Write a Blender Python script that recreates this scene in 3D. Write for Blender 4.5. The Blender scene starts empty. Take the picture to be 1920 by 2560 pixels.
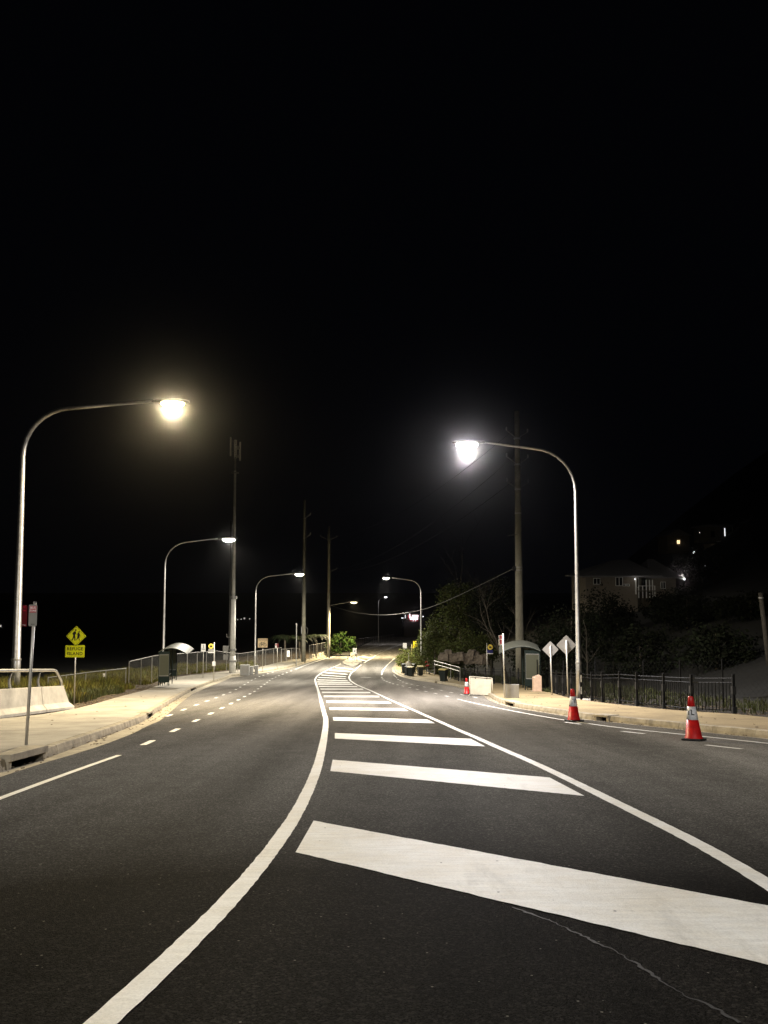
import bpy, bmesh, math, random
import numpy as np
from mathutils import Vector, Matrix
random.seed(7); np.random.seed(7)
sc = bpy.context.scene
COL = sc.collection
R = math.radians

# ------------------------------------------------------------------ camera, sky, exposure
F, CX, PPY = 1923.0, 960.0, 1280.0          # calibrated from the photograph (1920 x 2560)
CAMZ, PITCH = 1.5, R(4.0)
cd = bpy.data.cameras.new('camera'); cam = bpy.data.objects.new('camera', cd); COL.objects.link(cam)
cam.location = (0, 0, CAMZ); cam.rotation_euler = (R(90) + PITCH, 0, 0)
cd.sensor_fit = 'VERTICAL'; cd.sensor_height = 36.0; cd.lens = F / 2560 * 36.0
cd.clip_start = 0.05; cd.clip_end = 5000
sc.camera = cam
w = bpy.data.worlds.new('World'); sc.world = w; w.use_nodes = True
bgn = w.node_tree.nodes['Background']
bgn.inputs['Color'].default_value = (0.55, 0.62, 1.0, 1); bgn.inputs['Strength'].default_value = 0.0012
sc.view_settings.view_transform = 'Standard'; sc.view_settings.look = 'None'
sc.view_settings.exposure = 0.0; sc.view_settings.gamma = 1.0
sc.cycles.use_denoising = True
sc.cycles.max_bounces = 4; sc.cycles.diffuse_bounces = 1; sc.cycles.glossy_bounces = 2
sc.cycles.transparent_max_bounces = 8
sc.cycles.sample_clamp_indirect = 4.0
POWER = 18500.0                                # watts of one road lantern

# ------------------------------------------------------------------ ground profile and calibration
_k = [(-400, 0), (0, 0), (27, 0), (32, .02), (37, .05), (42, .08), (47.4, .115), (52.5, .15), (57.6, .2), (62.7, .245), (67.8, .32),
      (72.9, .40), (78, .52), (83, .71), (88, .98), (93.3, 1.28), (300, 1.28 + .058 * 206.7), (420, 17.6), (3000, 20)]
FALL = .131                                   # the road runs downhill away from the camera, easing off in the sag
_ty = np.arange(-400, 3000, 0.5); _tz = np.interp(_ty, [a for a, b in _k], [b for a, b in _k]) - FALL * np.clip(_ty, -80, 420)
_tz[600:1700] = np.convolve(_tz, np.ones(9) / 9, 'same')[600:1700]
def zp(y): return float(np.interp(y, _ty, _tz))
def ray(px, py):
    a = (px - CX) / F; b = -(py - PPY) / F; c, s = math.cos(PITCH), math.sin(PITCH)
    return a, c - s * b, s + c * b
def atY(px, py, Y):
    a, dy, dz = ray(px, py); t = Y / dy
    return Vector((a * t, Y, CAMZ + dz * t))
_Ys = np.concatenate([np.arange(1.5, 40, .02), np.arange(40, 420, .1)])
def W(px, py, dz=0.0):
    a, dy, rz = ray(px, py)
    g = CAMZ + rz / dy * _Ys - np.interp(_Ys, _ty, _tz) - dz
    i = np.where((g[:-1] > 0) & (g[1:] <= 0))[0]
    if len(i) == 0: Y = 380.0
    else:
        i = i[0]; Y = _Ys[i] + (_Ys[i + 1] - _Ys[i]) * g[i] / (g[i] - g[i + 1])
    return Vector((a * Y / dy, Y, zp(Y) + dz))
def curveX(pts, dz=0.0, pre=(), post=()):
    P = list(pre) + [(W(x, y, dz).y, W(x, y, dz).x) for x, y in pts] + list(post)
    ys = np.maximum.accumulate(np.array([p[0] for p in P])) + np.arange(len(P)) * 1e-4
    xs = np.array([p[1] for p in P])
    tt = np.arange(-60, 420, .25); xx = np.interp(tt, ys, xs)
    k = np.ones(7) / 7; xs2 = np.convolve(np.pad(xx, 3, 'edge'), k, 'valid')
    return lambda Y: float(np.interp(Y, tt, xs2))

# ------------------------------------------------------------------ materials
def mat(name, col, rough=.7, metal=0.0, var=0.0, scale=4.0, bump=0.0, bscale=None, spec=.5, col2=None, emit=None, estr=0, island=0.0, trans=0.0, detail=6):
    m = bpy.data.materials.new(name); m.use_nodes = True
    nt = m.node_tree; b = nt.nodes['Principled BSDF']
    b.inputs['Base Color'].default_value = (*col, 1); b.inputs['Roughness'].default_value = rough
    b.inputs['Metallic'].default_value = metal; b.inputs['Specular IOR Level'].default_value = spec
    tc = nt.nodes.new('ShaderNodeTexCoord')
    last = None
    if var or col2:
        n = nt.nodes.new('ShaderNodeTexNoise'); n.inputs['Scale'].default_value = scale; n.inputs['Detail'].default_value = detail
        n.inputs['Roughness'].default_value = .65
        nt.links.new(tc.outputs['Object'], n.inputs['Vector'])
        r = nt.nodes.new('ShaderNodeValToRGB'); r.color_ramp.elements[0].position = .32; r.color_ramp.elements[1].position = .68
        c2 = col2 if col2 else tuple(c * (1 - var) for c in col)
        c1 = col if col2 else tuple(min(1, c * (1 + var)) for c in col)
        r.color_ramp.elements[0].color = (*c2, 1); r.color_ramp.elements[1].color = (*c1, 1)
        nt.links.new(n.outputs['Fac'], r.inputs['Fac']); last = r.outputs['Color']
    if island:
        g = nt.nodes.new('ShaderNodeNewGeometry'); hs = nt.nodes.new('ShaderNodeHueSaturation')
        mp = nt.nodes.new('ShaderNodeMapRange'); mp.inputs['To Min'].default_value = 1 - island; mp.inputs['To Max'].default_value = 1 + island
        nt.links.new(g.outputs['Random Per Island'], mp.inputs['Value']); nt.links.new(mp.outputs['Result'], hs.inputs['Value'])
        mh = nt.nodes.new('ShaderNodeMapRange'); mh.inputs['To Min'].default_value = .5 - .06 * island; mh.inputs['To Max'].default_value = .5 + .06 * island
        nt.links.new(g.outputs['Random Per Island'], mh.inputs['Value']); nt.links.new(mh.outputs['Result'], hs.inputs['Hue'])
        if last: nt.links.new(last, hs.inputs['Color'])
        else: hs.inputs['Color'].default_value = (*col, 1)
        last = hs.outputs['Color']
    if last: nt.links.new(last, b.inputs['Base Color'])
    if bump:
        n2 = nt.nodes.new('ShaderNodeTexNoise'); n2.inputs['Scale'].default_value = bscale or scale * 6; n2.inputs['Detail'].default_value = 4
        nt.links.new(tc.outputs['Object'], n2.inputs['Vector'])
        bp = nt.nodes.new('ShaderNodeBump'); bp.inputs['Strength'].default_value = bump; bp.inputs['Distance'].default_value = .02
        nt.links.new(n2.outputs['Fac'], bp.inputs['Height']); nt.links.new(bp.outputs['Normal'], b.inputs['Normal'])
    if emit:
        b.inputs['Emission Color'].default_value = (*emit, 1); b.inputs['Emission Strength'].default_value = estr
    if trans:
        out = nt.nodes['Material Output']; tr = nt.nodes.new('ShaderNodeBsdfTranslucent'); tr.inputs['Color'].default_value = (*col, 1)
        if last: nt.links.new(last, tr.inputs['Color'])
        mx = nt.nodes.new('ShaderNodeMixShader'); mx.inputs['Fac'].default_value = trans
        nt.links.new(b.outputs[0], mx.inputs[1]); nt.links.new(tr.outputs[0], mx.inputs[2]); nt.links.new(mx.outputs[0], out.inputs['Surface'])
    return m

def asphalt():
    m = bpy.data.materials.new('asphalt'); m.use_nodes = True; nt = m.node_tree; b = nt.nodes['Principled BSDF']
    N, L = nt.nodes.new, nt.links.new
    tc = N('ShaderNodeTexCoord')
    big = N('ShaderNodeTexNoise'); big.inputs['Scale'].default_value = .35; big.inputs['Detail'].default_value = 5
    mp = N('ShaderNodeMapping'); mp.inputs['Scale'].default_value = (2.6, .12, 1); L(tc.outputs['Object'], mp.inputs['Vector'])
    L(mp.outputs['Vector'], big.inputs['Vector'])
    fine = N('ShaderNodeTexNoise'); fine.inputs['Scale'].default_value = 90; fine.inputs['Detail'].default_value = 5; fine.inputs['Roughness'].default_value = .75
    L(tc.outputs['Object'], fine.inputs['Vector'])
    vor = N('ShaderNodeTexVoronoi'); vor.inputs['Scale'].default_value = 120; L(tc.outputs['Object'], vor.inputs['Vector'])
    mid = N('ShaderNodeTexNoise'); mid.inputs['Scale'].default_value = 2.2; mid.inputs['Detail'].default_value = 6; L(tc.outputs['Object'], mid.inputs['Vector'])
    r1 = N('ShaderNodeValToRGB'); r1.color_ramp.elements[0].position = .3; r1.color_ramp.elements[1].position = .75
    r1.color_ramp.elements[0].color = (.0045, .0044, .0043, 1); r1.color_ramp.elements[1].color = (.0105, .0101, .0094, 1)
    mixf = N('ShaderNodeMath'); mixf.operation = 'ADD'; L(big.outputs['Fac'], mixf.inputs[0])
    sc1 = N('ShaderNodeMath'); sc1.operation = 'MULTIPLY_ADD'; sc1.inputs[1].default_value = .3; sc1.inputs[2].default_value = -.15; L(mid.outputs['Fac'], sc1.inputs[0])
    L(sc1.outputs[0], mixf.inputs[1]); L(mixf.outputs[0], r1.inputs['Fac'])
    r2 = N('ShaderNodeValToRGB'); r2.color_ramp.elements[0].position = .35; r2.color_ramp.elements[1].position = .75
    r2.color_ramp.elements[0].color = (.08, .08, .08, 1); r2.color_ramp.elements[1].color = (4.2, 4.0, 3.7, 1)
    ag = N('ShaderNodeTexVoronoi'); ag.inputs['Scale'].default_value = 70; L(tc.outputs['Object'], ag.inputs['Vector'])
    agc = N('ShaderNodeSeparateColor'); L(ag.outputs['Color'], agc.inputs[0])
    pw = N('ShaderNodeMath'); pw.operation = 'POWER'; pw.inputs[1].default_value = 5.0; L(agc.outputs[0], pw.inputs[0])
    av = N('ShaderNodeMath'); av.operation = 'MULTIPLY_ADD'; av.inputs[1].default_value = .32; L(pw.outputs[0], av.inputs[0]); L(fine.outputs['Fac'], av.inputs[2])
    L(av.outputs[0], r2.inputs['Fac'])
    mul = N('ShaderNodeMix'); mul.data_type = 'RGBA'; mul.blend_type = 'MULTIPLY'; mul.inputs[0].default_value = 1
    L(r1.outputs['Color'], mul.inputs[6]); L(r2.outputs['Color'], mul.inputs[7])
    # sparse pale stones in the mix
    sp = N('ShaderNodeTexVoronoi'); sp.inputs['Scale'].default_value = 26; L(tc.outputs['Object'], sp.inputs['Vector'])
    lt = N('ShaderNodeMath'); lt.operation = 'LESS_THAN'; lt.inputs[1].default_value = .17; L(sp.outputs['Distance'], lt.inputs[0])
    rc = N('ShaderNodeSeparateColor'); L(sp.outputs['Color'], rc.inputs[0])
    gt = N('ShaderNodeMath'); gt.operation = 'GREATER_THAN'; gt.inputs[1].default_value = .955; L(rc.outputs[0], gt.inputs[0])
    an = N('ShaderNodeMath'); an.operation = 'MULTIPLY'; L(lt.outputs[0], an.inputs[0]); L(gt.outputs[0], an.inputs[1])
    mx = N('ShaderNodeMix'); mx.data_type = 'RGBA'; L(an.outputs[0], mx.inputs[0]); L(mul.outputs[2], mx.inputs[6]); mx.inputs[7].default_value = (.16, .15, .13, 1)
    L(mx.outputs[2], b.inputs['Base Color'])
    b.inputs['Roughness'].default_value = .55; b.inputs['Specular IOR Level'].default_value = .5; b.inputs['IOR'].default_value = 1.04
    ad = N('ShaderNodeMath'); ad.operation = 'ADD'; L(fine.outputs['Fac'], ad.inputs[0]); L(vor.outputs['Distance'], ad.inputs[1])
    bp = N('ShaderNodeBump'); bp.inputs['Strength'].default_value = .5; bp.inputs['Distance'].default_value = .010
    L(ad.outputs[0], bp.inputs['Height']); L(bp.outputs['Normal'], b.inputs['Normal'])
    # low-angle road sheen put into colour: paler diffuse stone layer mixed in by Fresnel
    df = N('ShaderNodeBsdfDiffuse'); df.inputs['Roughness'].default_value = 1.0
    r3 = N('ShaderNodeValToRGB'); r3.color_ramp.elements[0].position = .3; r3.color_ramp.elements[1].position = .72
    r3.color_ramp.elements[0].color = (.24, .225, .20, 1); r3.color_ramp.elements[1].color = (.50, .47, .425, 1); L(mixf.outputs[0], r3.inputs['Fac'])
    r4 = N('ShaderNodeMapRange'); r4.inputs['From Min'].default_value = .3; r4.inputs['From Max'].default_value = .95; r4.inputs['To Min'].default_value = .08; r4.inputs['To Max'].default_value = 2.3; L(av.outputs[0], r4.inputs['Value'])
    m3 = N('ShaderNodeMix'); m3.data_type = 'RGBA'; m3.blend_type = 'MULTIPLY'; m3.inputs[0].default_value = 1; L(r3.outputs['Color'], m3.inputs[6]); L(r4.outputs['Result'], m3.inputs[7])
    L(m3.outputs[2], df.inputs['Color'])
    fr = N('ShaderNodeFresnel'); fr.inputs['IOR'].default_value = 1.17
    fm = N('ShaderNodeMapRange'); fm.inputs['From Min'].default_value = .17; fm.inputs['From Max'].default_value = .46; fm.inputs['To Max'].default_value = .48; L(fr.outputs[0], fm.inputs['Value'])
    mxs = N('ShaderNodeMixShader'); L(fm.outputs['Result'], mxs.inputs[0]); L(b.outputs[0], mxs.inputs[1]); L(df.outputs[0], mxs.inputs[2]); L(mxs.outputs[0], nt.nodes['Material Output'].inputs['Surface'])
    return m

def paint():
    m = mat('road_paint', (.78, .75, .67), .55, bump=.25, bscale=90, spec=.3); nt = m.node_tree; b = nt.nodes['Principled BSDF']
    N, L = nt.nodes.new, nt.links.new; tc = N('ShaderNodeTexCoord')
    n = N('ShaderNodeTexNoise'); n.inputs['Scale'].default_value = 1.4; n.inputs['Detail'].default_value = 8; n.inputs['Roughness'].default_value = .7; L(tc.outputs['Object'], n.inputs['Vector'])
    r = N('ShaderNodeValToRGB'); r.color_ramp.elements[0].position = .3; r.color_ramp.elements[0].color = (.77, .73, .64, 1)
    r.color_ramp.elements[1].position = .6; r.color_ramp.elements[1].color = (.88, .88, .86, 1); L(n.outputs['Fac'], r.inputs['Fac'])
    f = N('ShaderNodeTexNoise'); f.inputs['Scale'].default_value = 60; f.inputs['Detail'].default_value = 3; L(tc.outputs['Object'], f.inputs['Vector'])
    mp = N('ShaderNodeMapping'); mp.inputs['Scale'].default_value = (3, 25, 1); L(tc.outputs['Object'], mp.inputs['Vector'])
    st = N('ShaderNodeTexNoise'); st.inputs['Scale'].default_value = 1; st.inputs['Detail'].default_value = 5; L(mp.outputs['Vector'], st.inputs['Vector'])
    a = N('ShaderNodeMath'); a.operation = 'ADD'; L(f.outputs['Fac'], a.inputs[0]); L(st.outputs['Fac'], a.inputs[1])
    r2 = N('ShaderNodeMapRange'); r2.inputs['From Min'].default_value = .7; r2.inputs['From Max'].default_value = 1.3; r2.inputs['To Min'].default_value = .82; r2.inputs['To Max'].default_value = 1.06; L(a.outputs[0], r2.inputs['Value'])
    mu = N('ShaderNodeMix'); mu.data_type = 'RGBA'; mu.blend_type = 'MULTIPLY'; mu.inputs[0].default_value = 1; L(r.outputs['Color'], mu.inputs[6]); L(r2.outputs['Result'], mu.inputs[7])
    tm = N('ShaderNodeTexNoise'); tm.inputs['Scale'].default_value = .9; tm.inputs['Detail'].default_value = 7; tm.inputs['Roughness'].default_value = .75
    tmap = N('ShaderNodeMapping'); tmap.inputs['Scale'].default_value = (2.2, .5, 1); L(tc.outputs['Object'], tmap.inputs['Vector']); L(tmap.outputs['Vector'], tm.inputs['Vector'])
    tr = N('ShaderNodeMapRange'); tr.inputs['From Min'].default_value = .56; tr.inputs['From Max'].default_value = .75; tr.inputs['To Min'].default_value = 1.0; tr.inputs['To Max'].default_value = .72; L(tm.outputs['Fac'], tr.inputs['Value'])
    mu2 = N('ShaderNodeMix'); mu2.data_type = 'RGBA'; mu2.blend_type = 'MULTIPLY'; mu2.inputs[0].default_value = 1; L(mu.outputs[2], mu2.inputs[6]); L(tr.outputs['Result'], mu2.inputs[7]); mu = mu2
    v = N('ShaderNodeTexVoronoi'); v.inputs['Scale'].default_value = 9; L(tc.outputs['Object'], v.inputs['Vector'])
    lt = N('ShaderNodeMath'); lt.operation = 'LESS_THAN'; lt.inputs[1].default_value = .09; L(v.outputs['Distance'], lt.inputs[0])
    s = N('ShaderNodeSeparateColor'); L(v.outputs['Color'], s.inputs[0]); gt = N('ShaderNodeMath'); gt.operation = 'GREATER_THAN'; gt.inputs[1].default_value = .9; L(s.outputs[0], gt.inputs[0])
    an = N('ShaderNodeMath'); an.operation = 'MULTIPLY'; L(lt.outputs[0], an.inputs[0]); L(gt.outputs[0], an.inputs[1])
    mx = N('ShaderNodeMix'); mx.data_type = 'RGBA'; L(an.outputs[0], mx.inputs[0]); L(mu.outputs[2], mx.inputs[6]); mx.inputs[7].default_value = (.03, .03, .03, 1)
    L(mx.outputs[2], b.inputs['Base Color'])
    return m

M = {}
M['asphalt'] = asphalt(); M['paint'] = paint()
M['conc_l'] = mat('concrete_path', (.35, .32, .265), .85, var=.28, scale=.9, bump=.25, bscale=40, detail=10)
M['conc_r'] = mat('concrete_sand', (.31, .24, .128), .85, var=.28, scale=.8, bump=.25, bscale=40, detail=10)
M['kerb'] = mat('kerb_concrete', (.34, .295, .215), .85, var=.38, scale=3.5, bump=.4, bscale=30, detail=10)
M['barrier'] = mat('barrier_concrete', (.42, .395, .345), .85, var=.32, scale=1.3, bump=.3, bscale=25, detail=10)
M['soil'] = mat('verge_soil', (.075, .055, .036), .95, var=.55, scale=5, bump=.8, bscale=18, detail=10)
M['soil_r'] = mat('dimmed_verge_soil', (.020, .016, .010), .95, var=.55, scale=5, bump=.8, bscale=18, detail=10)  # darker copy of the verge soil; missing lamp light put into colour
M['hill'] = mat('dimmed_hill_soil', (.005, .0048, .003), .95, var=.5, scale=1.2, bump=.6, bscale=10)  # soil blackened; the slope's lack of lamp light is put into colour
M['galv'] = mat('galvanised_steel', (.46, .455, .44), .38, .85, var=.18, scale=6, bump=.05)
M['galvd'] = mat('dull_galvanised_steel', (.30, .295, .28), .55, .6, var=.2, scale=3)
M['pole_steel'] = mat('weathered_pole', (.30, .285, .225), .75, 0, var=.25, scale=2, bump=.2, detail=10)
M['mast'] = mat('mast_grey', (.64, .63, .58), .7, var=.15, scale=2)
M['dimpole'] = mat('dimmed_pole', (.17, .16, .12), .85, var=.25, scale=2, bump=.2)  # darker copy of the pole colour, with weak lamp light painted in
M['alu'] = mat('sign_aluminium', (.34, .33, .31), .55, .35, var=.1, scale=5)
M['black'] = mat('black_steel', (.005, .005, .005), .65, 0, var=.2, spec=.2)
M['darkgreen'] = mat('dark_green_steel', (.003, .010, .0085), .5, spec=.3)
M['shelterglass'] = mat('frosted_panel', (.10, .104, .07), .5, trans=.4)
M['shelterroof'] = mat('shelter_roof_sheet', (.15, .155, .125), .55, var=.25, scale=3)
M['yellow'] = mat('fluoro_yellow', (.90, .94, .02), .4, spec=.3, var=.05, scale=9)
M['signblack'] = mat('sign_black', (.006, .006, .006), .5)
M['signdim'] = mat('sign_dimmed_white', (.20, .195, .175), .6, var=.08)  # white darkened to stand in for weak light on the panel
M['wirefence'] = mat('dark_wire', (.008, .008, .008), .7, spec=.1)
M['signwhite'] = mat('sign_white', (.72, .71, .68), .45, var=.05)
M['signred'] = mat('sign_red', (.36, .012, .03), .45)
M['signdred'] = mat('sign_dark_red', (.10, .004, .008), .45)
M['cream'] = mat('sign_cream', (.80, .62, .36), .45)
M['orange'] = mat('sign_orange', (.8, .42, .06), .45)
M['navy'] = mat('sign_navy', (.012, .014, .16), .45)
M['disc'] = mat('sign_disc_yellow', (.85, .66, .10), .45)
M['cone'] = mat('cone_red', (.70, .016, .014), .42, col2=(.40, .008, .010), scale=9, spec=.5)
M['conew'] = mat('cone_sleeve_white', (.84, .85, .88), .4, col2=(.55, .54, .53), scale=16)
M['rubber'] = mat('black_rubber', (.012, .012, .012), .6, var=.3, scale=10)
M['binb'] = mat('bin_body', (.012, .018, .017), .5, var=.2)
M['binlid'] = mat('bin_lid_yellow', (.50, .42, .17), .5, var=.15)
M['binlidr'] = mat('bin_lid_dark', (.03, .035, .03), .5)
M['stone'] = mat('pale_stone', (.56, .40, .29), .8, var=.15, scale=5, bump=.2)
M['rock'] = mat('sandstone', (.12, .098, .075), .9, var=.5, scale=2.2, bump=.9, bscale=6, detail=10)
M['leafA'] = mat('leaf_olive', (.045, .052, .014), .85, island=.5, spec=.15, trans=.2)
M['leafB'] = mat('leaf_green', (.032, .055, .010), .85, island=.5, spec=.15, trans=.25)
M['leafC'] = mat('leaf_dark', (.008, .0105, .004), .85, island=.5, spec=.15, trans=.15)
M['leafD'] = mat('leaf_bright', (.11, .12, .03), .85, island=.5, spec=.15, trans=.25)
M['frond'] = mat('fern_frond', (.022, .035, .010), .6, island=.4)
M['bark'] = mat('bark', (.10, .085, .065), .9, var=.4, scale=6, bump=.6)
M['palebark'] = mat('pale_bark', (.05, .044, .035), .9, var=.25, scale=5, spec=.05)
M['grass'] = mat('dry_grass', (.20, .16, .038), .8, island=.6, trans=.25, spec=.1, col2=(.05, .058, .015), scale=.6)
M['grassg'] = mat('green_grass', (.055, .06, .016), .7, island=.5, trans=.3)
M['chip'] = mat('mulch_chip', (.13, .095, .062), .9, island=.6)
M['roof'] = mat('roof_tiles', (.17, .168, .18), .8, var=.2, scale=6, bump=.6, bscale=10)
M['brick'] = mat('house_brick', (.17, .145, .115), .9, var=.15, scale=4, bump=.3)
M['house2'] = mat('house_render', (.13, .115, .085), .9, var=.15)
M['white'] = mat('white_frame', (.7, .7, .68), .5)
M['glass'] = mat('dark_glass', (.008, .009, .010), .12)
M['winwarm'] = mat('lit_window_warm', (.8, .6, .4), .5, emit=(1, .72, .38), estr=2.0)
M['wincool'] = mat('lit_window_cool', (.8, .8, .8), .5, emit=(.95, .97, 1), estr=1.6)
M['neon'] = mat('lit_shopfront', (.8, .6, .6), .5, emit=(1, .80, .84), estr=3.0)
M['neonred'] = mat('lit_red_trim', (.6, .1, .1), .5, emit=(1, .06, .10), estr=.12)
M['farlamp'] = mat('far_lamp', (.8, .8, .8), .5, emit=(1, .95, .85), estr=.5)
M['skin'] = mat('skin', (.42, .25, .18), .6)
M['vest'] = mat('hi_vis_vest', (.72, .05, .05), .6)
M['trouser'] = mat('work_trousers', (.012, .016, .028), .8)
M['cable'] = mat('cable_black', (.07, .068, .06), .6)
M['cable2'] = mat('cable_dark', (.015, .015, .015), .8, spec=.1)
M['yellowp'] = mat('yellow_plastic', (.85, .68, .02), .4, var=.08)
M['conduit'] = mat('pvc_grey', (.34, .34, .33), .6, var=.08)
M['panelw'] = mat('dirty_white_panel', (.56, .52, .42), .6, var=.14, scale=3, detail=10)
M['panelg'] = mat('grey_board', (.33, .325, .31), .7, var=.08, scale=4)
M['timber'] = mat('timber_pole', (.04, .035, .025), .9, var=.35, scale=5, bump=.5)
M['steelpole'] = mat('sign_post_steel', (.55, .53, .48), .45, .55, var=.12, scale=8)
M['stain'] = mat('asphalt_seal', (.0125, .012, .0115), .7, var=.35, scale=10)
M['dark'] = mat('pit_dark', (.012, .011, .010), .95)
def lens_mat(name, c, s): return mat(name, (.8, .8, .8), .3, emit=c, estr=s)

# ------------------------------------------------------------------ mesh helpers
class MB:
    def __init__(s): s.v = []; s.f = []
    def add(s, vs, fs):
        o = len(s.v); s.v += [tuple(v) for v in vs]; s.f += [tuple(i + o for i in f) for f in fs]; return s
    def box(s, c, d, rz=0.0, rx=0.0, ry=0.0, taper=1.0):
        x, y, z = d[0] / 2, d[1] / 2, d[2] / 2
        vs = [Vector((a * x * (taper if c_ > 0 else 1), b * y * (taper if c_ > 0 else 1), c_ * z)) for c_ in (-1, 1) for a, b in ((-1, -1), (1, -1), (1, 1), (-1, 1))]
        if rz or rx or ry:
            m = Matrix.Rotation(rz, 3, 'Z') @ Matrix.Rotation(rx, 3, 'X') @ Matrix.Rotation(ry, 3, 'Y'); vs = [m @ v for v in vs]
        c = Vector(c)
        return s.add([v + c for v in vs], [(3, 2, 1, 0), (4, 5, 6, 7), (0, 1, 5, 4), (1, 2, 6, 5), (2, 3, 7, 6), (3, 0, 4, 7)])
    def tube(s, pts, rad, n=10, cap=True):
        pts = [Vector(p) for p in pts]; rad = rad if isinstance(rad, (list, tuple)) else [rad] * len(pts)
        rings = []; up = None
        for i, p in enumerate(pts):
            t = ((pts[i + 1] - p) if i < len(pts) - 1 else (p - pts[i - 1])).normalized()
            if 0 < i < len(pts) - 1: t = ((pts[i + 1] - p).normalized() + (p - pts[i - 1]).normalized()).normalized()
            if up is None: up = Vector((0, 1, 0)) if abs(t.y) < .9 else Vector((1, 0, 0))
            a = up - t * up.dot(t); a.normalize(); up = a; b = t.cross(a)
            rings.append([p + (a * math.cos(k * 2 * math.pi / n) + b * math.sin(k * 2 * math.pi / n)) * rad[i] for k in range(n)])
        vs = [v for r in rings for v in r]; fs = []
        for i in range(len(pts) - 1):
            for k in range(n): fs.append((i * n + k, i * n + (k + 1) % n, (i + 1) * n + (k + 1) % n, (i + 1) * n + k))
        if cap: fs.append(tuple(range(n - 1, -1, -1))); fs.append(tuple((len(pts) - 1) * n + k for k in range(n)))
        return s.add(vs, fs)
    def lathe(s, prof, n=20, c=(0, 0, 0)):
        vs = [(c[0] + r * math.cos(k * 2 * math.pi / n), c[1] + r * math.sin(k * 2 * math.pi / n), c[2] + z) for r, z in prof for k in range(n)]
        fs = [(i * n + k, i * n + (k + 1) % n, (i + 1) * n + (k + 1) % n, (i + 1) * n + k) for i in range(len(prof) - 1) for k in range(n)]
        fs.append(tuple(range(n - 1, -1, -1))); fs.append(tuple((len(prof) - 1) * n + k for k in range(n)))
        return s.add(vs, fs)
    def prism(s, poly, y0, y1, ax='y'):
        n = len(poly)
        if ax == 'y': vs = [(x, y0, z) for x, z in poly] + [(x, y1, z) for x, z in poly]
        elif ax == 'z': vs = [(x, z, y0) for x, z in poly] + [(x, z, y1) for x, z in poly]
        else: vs = [(y0, x, z) for x, z in poly] + [(y1, x, z) for x, z in poly]
        return s.add(vs, [tuple(range(n)), tuple(range(2 * n - 1, n - 1, -1))] + [(i, i + n, (i + 1) % n + n, (i + 1) % n) for i in range(n)])
    def mesh(s, name, m, smooth=False):
        me = bpy.data.meshes.new(name); me.from_pydata(s.v, [], s.f); me.materials.append(M[m] if isinstance(m, str) else m)
        bm = bmesh.new(); bm.from_mesh(me); bmesh.ops.recalc_face_normals(bm, faces=bm.faces); bm.to_mesh(me); bm.free()
        if smooth:
            me.polygons.foreach_set('use_smooth', [len(p.vertices) <= 4 for p in me.polygons])
        return me
    def build(s, name, m, parent=None, smooth=False, bevel=0.0):
        o = bpy.data.objects.new(name, s.mesh(name, m, smooth)); COL.objects.link(o)
        if parent: o.parent = parent
        if bevel:
            b = o.modifiers.new('bevel', 'BEVEL'); b.width = bevel; b.segments = 2; b.limit_method = 'ANGLE'
        return o
def link(name, me, parent=None, loc=(0, 0, 0)):
    o = bpy.data.objects.new(name, me); COL.objects.link(o); o.parent = parent; o.location = loc; return o
def tag(o, label=None, cat=None, group=None, kind=None):
    if label: o['label'] = label
    if cat: o['category'] = cat
    if group: o['group'] = group
    if kind: o['kind'] = kind
    return o
def thing(name, loc, label, cat, group=None, rz=0.0):
    o = bpy.data.objects.new(name, None); COL.objects.link(o); o.location = loc; o.rotation_euler = (0, 0, rz); o.empty_display_size = .1
    return tag(o, label, cat, group)
def struct(o): o['kind'] = 'structure'; return o
def rrect(w, h, r, n=4, cx=0, cz=0):
    P = []
    for sx, sz, a0 in ((1, 1, 0), (-1, 1, 90), (-1, -1, 180), (1, -1, 270)):
        for k in range(n + 1):
            a = R(a0 + 90 * k / n); P.append((cx + sx * (w / 2 - r) + r * math.cos(a), cz + sz * (h / 2 - r) + r * math.sin(a)))
    return P
def circle(r, n=24, cx=0, cz=0): return [(cx + r * math.cos(2 * math.pi * k / n), cz + r * math.sin(2 * math.pi * k / n)) for k in range(n)]
def text(body, size, mname, parent, loc, name='lettering', spacing=1.0, sx=1.0, bold=.0):
    c = bpy.data.curves.new('lettering', 'FONT'); c.body = body; c.size = size; c.align_x = 'CENTER'; c.align_y = 'CENTER'; c.extrude = .0012
    c.space_character = spacing; c.offset = bold; c.resolution_u = 3
    t = bpy.data.objects.new('tmp', c); COL.objects.link(t)
    dg = bpy.context.evaluated_depsgraph_get(); me = bpy.data.meshes.new_from_object(t.evaluated_get(dg)); bpy.data.objects.remove(t)
    me.materials.clear(); me.materials.append(M[mname])
    o = link(name, me, parent, loc); o.rotation_euler = (R(90), 0, 0); o.scale = (sx, 1, 1); return o

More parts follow.
